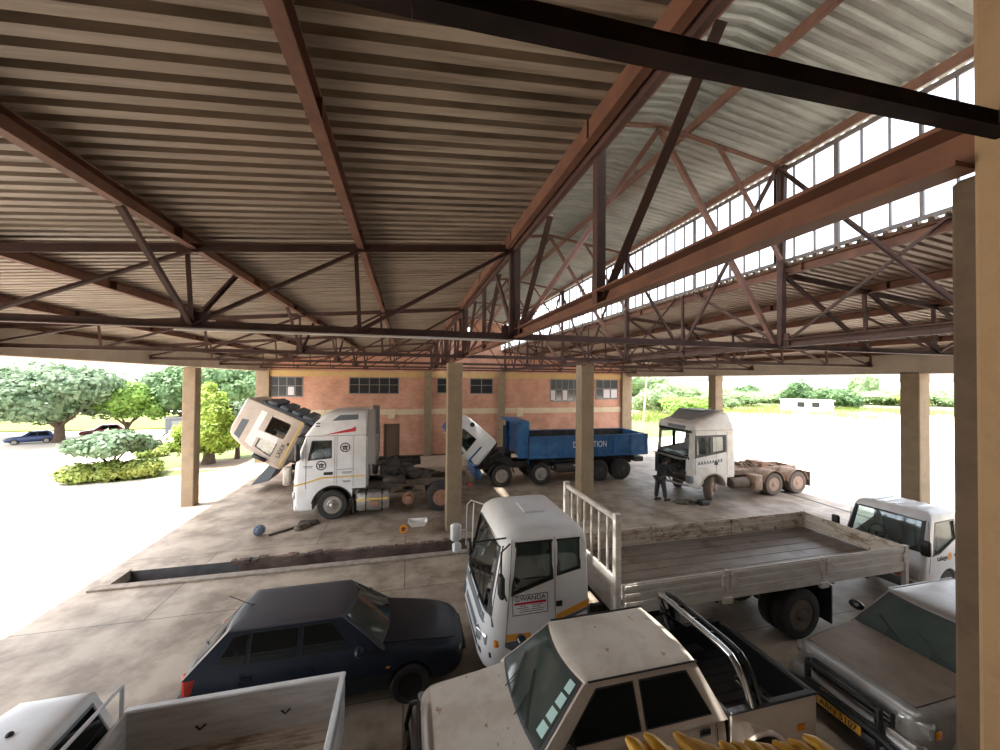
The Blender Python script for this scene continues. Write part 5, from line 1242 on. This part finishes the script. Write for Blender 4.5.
for k in range(8): b.lathe([(.018, 0), (.018, .06)], (.17 * cos(k * pi / 4), -.04, .22 + .17 * sin(k * pi / 4)), 'y', 6, -1)
b.build('stud', m_steel, t)
tag(MB().bar((-4.2, 13.35, .03), (-3.3, 14.1, .03), .09, .05).build('iron_bar', m_grease), 'long dark iron bar lying on the floor pointing at the front wheel', 'bar')
random.seed(2); b = MB()
for k in range(7): b.ball((-3.42 + k * .035, 13.62 + k * .05 + random.uniform(-.05, .05), .07), random.uniform(.08, .13), 9, 6, (1.1, 1, .9))
tag(b.build('canvas_bag', m_rag, None, 50), 'grimy slumped canvas bag beside the iron bar', 'bag')
tag(MB().bbox(-3.55, -2.95, 14.0, 14.35, 0, .09, .03).build('wheel_chock', m_grease), 'dark flat chock before the front wheel of the white tractor truck', 'chock')
tag(MB().bbox(11.55, 12.0, 12.75, 13.05, 0, .2, .04).build('oil_pan', m_black), 'black oil pan on the floor before the stripped truck', 'oil pan')
b = MB(); random.seed(9)
for k in range(6): b.bbox(10.75 + k * .13, 10.95 + k * .13, 13.2 + random.uniform(-.2, .2), 13.45, 0, .05 + random.uniform(0, .1), .015)
tag(b.build('scrap_trim', m_rag), 'crumpled scrap trim at the feet of the mechanic', 'scrap')

# maize cobs on the ledge under the viewer
random.seed(21)
cobs = []
for i in range(13):
    L = .17; b = MB(); rings = []
    for k in range(9):
        q = k / 8; r = .0195 * max(.3, sqrt(max(0, 1 - abs(2 * q - 1) ** 5))); ring = []
        for j in range(12):
            a = 2 * pi * j / 12; rr_ = r * (1 + .05 * (-1) ** j); ring.append(V(((q - .5) * L, rr_ * cos(a), rr_ * sin(a))))
        rings.append(ring)
    o = b.loft(rings).build('maize_cob', m_cob, None, 50)
    h = MB().lathe([(.013, 0), (.015, .02), (.009, .05), (.004, .06)], (L / 2 - .02, 0, 0), 'x', 8).build('husk', m_husk, o, 40)
    cobs.append(o)
xs = [.66, .715, .765, .81, .86, .905, .95, .99, 1.03, 1.075, 1.12, 1.165, 1.21]; dz = [.0, .02, -.05, .035, .0, -.03, -.02, -.015, -.01, -.005, .01, .015, .04]
for i, o in enumerate(cobs):
    o.location = (.6 + (xs[i] - .66) * .75, .8 - .24 * (xs[i] - .66), 4.06 + .022 * (xs[i] - .66) / .55 + dz[i] * .35); o.rotation_euler = (random.uniform(-2, 2), radians(16 if i < 4 else 9), radians(-62 + random.uniform(-8, 8)))
    tag(o, ('%s maize cob from the left in the row on the ledge below' % ['first', 'second', 'third', 'fourth', 'fifth', 'sixth', 'seventh', 'eighth', 'ninth', 'tenth', 'eleventh', 'twelfth', 'last'][i]) if i else 'yellow maize cob at the left end of the row on the ledge', 'maize cob', 'maize cobs on the ledge')
S(MB().plate([(.4, .35), (1.45, .2), (1.45, .5), (1.12, .6), (.4, .79)], [], lambda x, y, d: V((x, y, 4.035 - d)), .3).build('trim_sill', m_plast))

# ------------------------------------------------------------------ mechanic
def skin(name, pts, edges, rad, mat, parent, sub=2):
    me = bpy.data.meshes.new(name); me.from_pydata([V(p) for p in pts], edges, []); me.materials.append(mat)
    o = bpy.data.objects.new(name, me); COL.objects.link(o); o.parent = parent
    md = o.modifiers.new('s', 'SKIN'); md.use_smooth_shade = True
    for v, r in zip(me.skin_vertices[0].data, rad): v.radius = r if isinstance(r, tuple) else (r, r)
    me.skin_vertices[0].data[0].use_root = True
    m2 = o.modifiers.new('u', 'SUBSURF'); m2.levels = m2.render_levels = sub
    return o
t = T('person', 'person in dark work clothes standing bent towards the engine of the stripped truck', 'person', (10.42, 13.78, 0), radians(12))
P = [(0, 0, .95), (.03, 0, 1.1), (.1, 0, 1.28), (.19, 0, 1.43), (.25, 0, 1.5), (.33, 0, 1.6), (.36, 0, 1.68),
     (.0, .1, .9), (-.05, .13, .5), (-.1, .14, .09), (.04, .15, .04), (.13, .15, .03),
     (.0, -.1, .9), (.07, -.14, .5), (.12, -.16, .09), (.26, -.17, .04), (.34, -.17, .03),
     (.2, .19, 1.41), (.34, .22, 1.18), (.58, .18, 1.16), (.66, .17, 1.16), (.2, -.19, 1.41), (.36, -.22, 1.17), (.6, -.18, 1.12), (.68, -.17, 1.12)]
E_ = [(0, 1), (1, 2), (2, 3), (3, 4), (4, 5), (5, 6), (0, 7), (7, 8), (8, 9), (9, 10), (10, 11), (0, 12), (12, 13), (13, 14), (14, 15), (15, 16), (3, 17), (17, 18), (18, 19), (19, 20), (3, 21), (21, 22), (22, 23), (23, 24)]
r_ = [.15, .14, .15, .13, .06, .095, .08, .1, .075, .05, .045, .035, .1, .075, .05, .045, .035, .07, .05, .038, .035, .07, .05, .038, .035]
skin('body', P, E_, r_, m_skin, t)
def sub(ids): return [P[i] for i in ids]
skin('trousers', [(0, 0, 1.0)] + sub([7, 8]) + [(-.095, .14, .13)] + sub([12, 13]) + [(.115, -.16, .13)], [(0, 1), (1, 2), (2, 3), (0, 4), (4, 5), (5, 6)], [.185, .125, .1, .085, .125, .1, .085], m_trous, t)
skin('jacket', sub([0, 1, 2, 3]) + [(.22, 0, 1.47)] + sub([17, 18]) + [(.5, .195, 1.165)] + sub([21, 22]) + [(.52, -.19, 1.13)], [(0, 1), (1, 2), (2, 3), (3, 4), (3, 5), (5, 6), (6, 7), (3, 8), (8, 9), (9, 10)], [.17, .175, .18, .165, .085, .095, .075, .055, .095, .075, .055], m_cloth, t)
b = MB()
for k in range(9): b.ball((.0 + .17 * cos(2 * pi * k / 9), .19 * sin(2 * pi * k / 9), .94 + .02 * (k % 2)), .075, 8, 6)
b.build('tied_sleeves', m_trous, t, 60)
MB().ball((.325, 0, 1.66), .098, 12, 8, (1.05, .9, .95)).build('hair', m_hair, t, 60)
b = MB()
for s in (-1, 1): b.ball((.415, s * .035, 1.63), .012, 8, 6)
b.build('eye', m_inkw, t, 60)
b = MB().ball((.43, 0, 1.6), .018, 8, 6, (1.2, .8, 1.1)); b.build('nose', m_skin, t, 60)
for s, yy, zz in ((1, .17, 1.16), (-1, -.17, 1.12)):
    b = MB(); b.bbox(.64, .73, yy - .04, yy + .04, zz - .018, zz + .018, .012)
    for k in range(4): y0 = yy - .03 + k * .02; b.tube([(.72, y0, zz), (.75 + .008 * (1.5 - abs(k - 1.5)), y0, zz - .005), (.77 + .01 * (1.5 - abs(k - 1.5)), y0, zz - .03)], .0085, 6)
    b.tube([(.66, yy - s * .035, zz), (.69, yy - s * .062, zz - .012), (.715, yy - s * .07, zz - .03)], .01, 6); b.build('hand', m_skin, t, 50)
for i in ((9, 11), (14, 16)):
    a, c = V(P[i[0]]), V(P[i[1]]); b = MB().loft([rr(a.x - .06, c.x + .05, .05, .03, .04, 0).__class__(V((p.x, p.y + a.y, z)) for p in rr(a.x - .06 + e, c.x + .05 - e, .05 - e * .5, .03, .04, 0)) for z, e in ((0, 0), (.05, 0), (.09, .03))]); b.build('shoe', m_black, t, 40)

# ------------------------------------------------------------------ plants outside
def crown(name, mat, blobs, nleaf, ls, parent=None, seed=1, flat=.6):
    # blobs: (centre, radii); leaf cards spread through lumpy shells around a dark inner mass
    rnd = random.Random(seed); b = MB(); tot = sum(r[0] * r[1] + r[0] * r[2] for c, r in blobs)
    for c, r in blobs:
        c = V(c); rings = []; N, Mm = 14, 9
        for j in range(Mm + 1):
            th = pi * j / Mm; rg = []
            for k in range(N):
                d = V((max(.03, sin(th)) * cos(2 * pi * k / N), max(.03, sin(th)) * sin(2 * pi * k / N), -cos(th)))
                f = .8 * (1 + .3 * noise.noise(d * 2.3 + c)); rg.append(c + V((d.x * r[0] * f, d.y * r[1] * f, d.z * r[2] * f)))
            rings.append(rg)
        b.loft(rings)
        n = int(nleaf * (r[0] * r[1] + r[0] * r[2]) / tot)
        for i in range(n):
            d = V((rnd.gauss(0, 1), rnd.gauss(0, 1), rnd.gauss(0, 1))).normalized()
            f = (1 + .3 * noise.noise(d * 2.3 + c)) * rnd.uniform(.78, 1.06); p = c + V((d.x * r[0] * f, d.y * r[1] * f, d.z * r[2] * f))
            a = (d + V((rnd.uniform(-.8, .8), rnd.uniform(-.8, .8), rnd.uniform(-.3, .9)))).normalized(); u = a.orthogonal().normalized(); w_ = a.cross(u)
            an = rnd.uniform(0, 6.28); u, w_ = u * cos(an) + w_ * sin(an), w_ * cos(an) - u * sin(an); s = ls * rnd.uniform(.6, 1.3)
            b.add([p - u * s, p + w_ * s * flat, p + u * s, p - w_ * s * flat], [(0, 1, 2, 3)])
    return b.build(name, mat, parent, recalc=False)
def trunk(parent, h, r, spread=.5, n=4, seed=1):
    rnd = random.Random(seed); b = MB().tube([(0, 0, -.1), (.03, 0, h * .4), (0, .03, h)], [r * 1.3, r, r * .75], 9)
    for k in range(n):
        a = 2 * pi * k / n + rnd.uniform(-.4, .4); b.tube([(0, 0, h * rnd.uniform(.5, .8)), (cos(a) * spread * .5, sin(a) * spread * .5, h * 1.15), (cos(a) * spread, sin(a) * spread, h * 1.6)], [r * .6, r * .45, r * .25], 7)
    return b.build('trunk', m_bark, parent, 50)
def lumpy(c, r, n, seed, k=.62):
    rnd = random.Random(seed); out = [(c, (r[0] * .72, r[1] * .72, r[2] * .78))]
    for i in range(n):
        a = 2 * pi * i / n + rnd.uniform(-.3, .3); f = rnd.uniform(.5, .72); out.append(((c[0] + cos(a) * r[0] * f, c[1] + sin(a) * r[1] * f, c[2] + rnd.uniform(-.35, .3) * r[2]), (r[0] * rnd.uniform(.38, .5), r[1] * rnd.uniform(.38, .5), r[2] * rnd.uniform(.4, .6))))
    return out
def tree(label, x, y, cz, rx, rz_, mat, th, tr, n, ls, nb=8, seed=1, cat='tree', name='tree', off=(0, 0), group=None):
    t = T(name, label, cat, (x, y, -.03), 0, group)
    crown('crown', mat, lumpy((off[0], off[1], cz), (rx, rx, rz_), nb, seed), n, ls, t, seed); trunk(t, th, tr, rx * .45, 4, seed); return t
tree('broad spreading grey-green tree over the blue car, at the left', -25.8, 36.0, 3.95, 4.5, 2.75, m_leafA, 1.7, .3, 11000, .2, 11, 1, off=(-.6, 0))
tree('bright green round tree just right of the big spreading tree', -22.6, 37.8, 3.1, 2.4, 1.95, m_leafB, 1.3, .16, 4500, .17, 8, 2)
tree('dark green tree behind the pale parked car', -19.4, 40.5, 4.1, 3.4, 3.0, m_leafC, 1.4, .22, 5000, .2, 9, 3)
tree('wide dark green tree beyond the yellow-green cypress', -14.6, 38.5, 4.6, 4.1, 2.3, m_leafC, 2., .25, 5000, .2, 9, 4)
tree('low grey-green tree at the far left edge of the yard', -33.5, 38.5, 3.0, 3.2, 2.3, m_leafA, 1.2, .2, 3500, .2, 8, 14)
t = T('tree', 'yellow-green cone-shaped cypress right behind the left column', 'tree', (-11.2, 25.4, -.03))
crown('crown', m_leafY, [((0, 0, 1.8), (1.5, 1.4, 1.1)), ((-.9, 0, 1.5), (.9, .9, .9)), ((.8, .1, 1.6), (.85, .9, .9)), ((.15, 0, 2.7), (1.15, 1.1, 1.1)), ((.1, 0, 3.5), (.8, .8, .9)), ((.0, 0, 4.1), (.45, .45, .65))], 7500, .13, t, 5, .4); trunk(t, .9, .3, .5, 5, 5)
tree('dark bushy tree between the cypress and the tipped cab', -10.2, 26.6, 2.3, 1.2, 1.6, m_leafA, .9, .14, 3500, .13, 7, 6)
tree('small round grey-green tree rising from the clipped hedge', -14.3, 22.9, 1.75, 1.75, .7, m_leafA, .9, .1, 3500, .14, 9, 7)
def hedge(label, x, y, rx, ry, h, rot, seed, n=2500):
    bl = []
    k = max(2, int(rx / .5)); 
    for i in range(k):
        q = -1 + 2 * (i + .5) / k; bl.append(((q * rx * .85, 0, h * .5), (rx / k * 1.5, ry, h * .55)))
    o = crown('hedge', m_leafH, bl, n, .09, None, seed); o.location = (x, y, -.02); o.rotation_euler = (0, 0, rot); return tag(o, label, 'hedge')
hedge('clipped yellow-green hedge under the small round tree', -14.0, 22.4, 1.85, .8, .85, .25, 31, 4000)
hedge('short clipped hedge on the lawn edge, nearer of two', -15.6, 28.3, .7, .5, .55, .5, 32, 900)
hedge('short clipped hedge on the lawn edge, nearer the pale car', -15.3, 30.2, 1.0, .55, .6, .6, 33, 1200)
S(MB().plate([(-13.6, 21.8), (-9.35, 23.6), (-9.35, 27), (-11.5, 31.3), (-16.4, 32.3), (-16.2, 26.7)], [], lambda x, y, d: V((x, y, -.015 - d)), .1).build('ground_lawn', m_lawn))
S(MB().plate([(-12.5, 23.9), (-9.32, 23.4), (-9.32, 26.5), (-12.3, 26.2)], [], lambda x, y, d: V((x, y, -.005 - d)), .08).build('ground_soil', m_shade))
S(MB().box(-80, -20.5, 43, 62, -.1, .1).build('ground_verge', m_verge))
S(MB().plate([(20, 62), (-30, 75), (-60, 300), (600, 300), (600, 30), (110, 30), (60, 50)], [], lambda x, y, d: V((x, y, .02 - d)), .06).build('ground_field', m_dry))
S(MB().plate([(13, 27), (24, 30), (40, 46), (24, 48), (8, 34)], [], lambda x, y, d: V((x, y, -.01 - d)), .06).build('ground_grass', m_lawn))

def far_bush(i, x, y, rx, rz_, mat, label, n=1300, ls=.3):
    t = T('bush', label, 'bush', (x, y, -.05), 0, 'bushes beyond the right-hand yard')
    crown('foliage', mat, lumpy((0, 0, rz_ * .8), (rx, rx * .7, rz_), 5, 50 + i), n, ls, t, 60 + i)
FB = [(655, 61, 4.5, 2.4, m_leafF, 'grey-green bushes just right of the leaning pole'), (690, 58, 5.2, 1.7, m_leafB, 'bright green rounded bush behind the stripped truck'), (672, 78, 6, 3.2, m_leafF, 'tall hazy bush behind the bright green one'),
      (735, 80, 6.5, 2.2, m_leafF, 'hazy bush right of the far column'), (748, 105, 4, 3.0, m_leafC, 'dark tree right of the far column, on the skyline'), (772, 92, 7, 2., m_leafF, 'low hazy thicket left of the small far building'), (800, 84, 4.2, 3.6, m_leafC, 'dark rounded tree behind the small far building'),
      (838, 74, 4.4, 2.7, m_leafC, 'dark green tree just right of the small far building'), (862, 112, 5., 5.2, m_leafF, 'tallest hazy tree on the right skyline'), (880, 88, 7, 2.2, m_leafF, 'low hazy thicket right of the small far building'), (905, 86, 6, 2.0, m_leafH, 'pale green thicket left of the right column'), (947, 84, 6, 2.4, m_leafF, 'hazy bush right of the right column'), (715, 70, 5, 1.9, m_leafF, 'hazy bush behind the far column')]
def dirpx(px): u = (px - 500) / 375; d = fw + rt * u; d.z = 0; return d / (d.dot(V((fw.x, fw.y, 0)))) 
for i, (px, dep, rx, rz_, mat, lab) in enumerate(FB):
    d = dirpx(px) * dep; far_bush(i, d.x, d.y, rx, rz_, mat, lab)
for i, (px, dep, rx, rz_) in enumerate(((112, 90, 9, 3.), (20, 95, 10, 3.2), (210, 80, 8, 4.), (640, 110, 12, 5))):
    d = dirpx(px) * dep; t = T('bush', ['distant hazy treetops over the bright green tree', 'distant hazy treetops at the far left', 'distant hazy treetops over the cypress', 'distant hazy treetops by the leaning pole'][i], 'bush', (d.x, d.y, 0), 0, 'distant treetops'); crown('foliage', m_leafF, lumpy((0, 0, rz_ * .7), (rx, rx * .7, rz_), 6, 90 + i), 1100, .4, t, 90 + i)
# leaning pole, far building, far roofs, hill
tag(MB().tube([(22.6, 32.6, -.1), (23.4, 32.9, 7.)], [.11, .08], 8).build('utility_pole', m_wood), 'thin leaning timber pole standing outside, right of the brick building', 'pole')
d = dirpx(809) * 66
t = T('outbuilding', 'small pale far building with two dark openings, across the field', 'building', (d.x, d.y, 0), radians(-38))
MB().plate([(-3.4, 0), (3.4, 0), (3.4, 1.9), (-3.4, 1.9)], [[(-1.7, .7), (-.6, .7), (-.6, 1.6), (-1.7, 1.6)], [(.4, .7), (1.5, .7), (1.5, 1.6), (.4, 1.6)]], lambda x, z, e: V((x, e, z)), .2).box(-3.4, -3.2, .2, 3, 0, 1.9).box(3.2, 3.4, .2, 3, 0, 1.9).box(-3.4, 3.4, 3, 3.2, 0, 1.9).build('wall', m_farwall, t)
MB().box(-3.6, 3.6, -.2, 3.4, 1.9, 2.02).build('roof', m_farwall, t)
MB().box(-1.7, -.6, .12, .16, .7, 1.6).build('window', m_black, t); MB().box(.4, 1.5, .12, .16, .7, 1.6).build('window', m_black, t)
for i, (px, dep, w_, h) in enumerate(((118, 105, 7, 4.6), (85, 120, 9, 4.8), (8, 110, 8, 4.6), (790, 150, 9, 5.4))):
    d = dirpx(px) * dep; t = T('house', ['far house with a brown roof above the bright green tree', 'far house with a brown roof above the big spreading tree', 'far house with a brown roof at the left edge', 'far house with a brown roof on the right skyline'][i], 'house', (d.x, d.y, 0), .3 * i, 'far houses')
    MB().box(-w_ / 2, w_ / 2, -2.5, 2.5, 0, h * .72).build('wall', m_farwall, t)
    MB().loft([[V((x, -3, h * .7)), V((x, 3, h * .7)), V((x, 0, h * 1.08))] for x in (-w_ / 2 - .4, w_ / 2 + .4)]).build('roof', m_farroof, t)
b = MB(); rg = []
for i in range(60):
    a = radians(-80 + i * 3); x, y = sin(a) * 500, cos(a) * 500; h = 6.5 + 2.5 * noise.noise(V((i * .23, 1, 0))); rg.append([V((x, y, -2)), V((x * .9, y * .9, -2)), V((x * .96, y * .96, h * .8)), V((x, y, h))])
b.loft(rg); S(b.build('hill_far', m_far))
# weeds on the field
def tuft(x, y, r, h, lab, n=260, seed=1):
    rnd = random.Random(seed); b = MB()
    for k in range(n):
        a = rnd.uniform(0, 6.28); q = r * sqrt(rnd.random()); px, py = q * cos(a), q * sin(a); l_ = h * rnd.uniform(.5, 1.1); dx, dy = rnd.uniform(-.3, .3) * l_, rnd.uniform(-.3, .3) * l_; w_ = .05
        b.add([V((px - w_, py, 0)), V((px + w_, py, 0)), V((px + dx, py + dy, l_))], [(0, 1, 2)])
    o = b.build('grass', m_leafH, None, recalc=False); o.location = (x, y, 0); return tag(o, lab, 'grass', kind='stuff')
for i, (px, dep, r, h, lab) in enumerate(((668, 50, 6, 1.2, 'tall yellow-green grass behind the blue tipper tail'), (745, 62, 7, .9, 'yellowish grass right of the far column'), (850, 56, 5, .5, 'thin grass on the pale yard left of the right column'), (900, 66, 8, .9, 'yellowish grass beside the right column'), (790, 72, 10, .9, 'yellowish grass before the small far building'))):
    d = dirpx(px) * dep; tuft(d.x, d.y, r, h, lab, 900, 40 + i)

# ------------------------------------------------------------------ parked cars far off under the trees
def far_car(label, x, y, rz, body, box=False, sc=.85):
    t = T('car', label, 'car', (x, y, -.03), rz); t.scale = (sc,) * 3
    st = [(0, .5, .42, .62), (.04, .68, .32, .72), (.3, .8, .25, .8), (1.0, .84, .22, .88), (1.4, .85, .22, .93), (2.6, .85, .22, .95), (3.6, .83, .24, .93), (4., .74, .3, .86), (4.1, .58, .42, .7)]
    car_body(t, body, st, (.85, 3.3), .36, .03)
    g = GH(1.3, 3.9, .8, .92, 1.95, 3.4, .6, 1.42, .1, .06); g.build(t, body)
    pane(t, g.front, [(-.88, .08), (.88, .08), (.86, .92), (-.86, .92)], 'windscreen', m_glassD, .03, 6, 1); pane(t, g.back, [(-.8, .15), (.8, .15), (.8, .88), (-.8, .88)], 'rear_window', m_glassD, .03, 6, 1)
    for sg in (-1, 1):
        f = g.side(sg); pane(t, f, [(1.75, .12), (2.5, .12), (2.5, .88), (2.1, .88)], 'window', m_glassD, .02, 2, 1); pane(t, f, [(2.6, .12), (3.5, .12), (3.3, .88), (2.6, .88)], 'window', m_glassD, .02, 2, 1)
        for xx in (.85, 3.3): wheel(t, xx, sg * .74, .31, .31, .19, sg, 'car')
        lamp_unit(t, (.1, sg * .6, .66), (.07, .14, .07), 'headlamp', m_lamp); lamp_unit(t, (4.0, sg * .62, .74), (.08, .12, .1), 'tail_lamp', m_redlamp)
    return t
far_car('dark blue car parked in the shade of the big spreading tree', -28.4, 35.2, .5, m_bluecar, sc=.62)
far_car('dark red car half hidden behind the trunk of the big spreading tree', -26.2, 38.4, .5, m_redcar, sc=.66)
far_car('pale pinkish car parked under the dark tree behind the hedges', -18.6, 33.2, .6, m_pinkcar, sc=.66)
t = T('kiosk', 'slate-grey box body standing behind the pale pinkish car', 'kiosk', (-19.2, 38.4, 0), .5)
MB().bbox(-.9, .9, -.6, .6, .1, 1.5, .03).build('body', m_greybox, t); MB().bbox(-1, 1, -.7, .7, 1.5, 1.6, .02).build('roof', m_grey, t); MB().box(-.5, .4, -.62, -.6, .3, 1.3).build('door', m_grey, t)
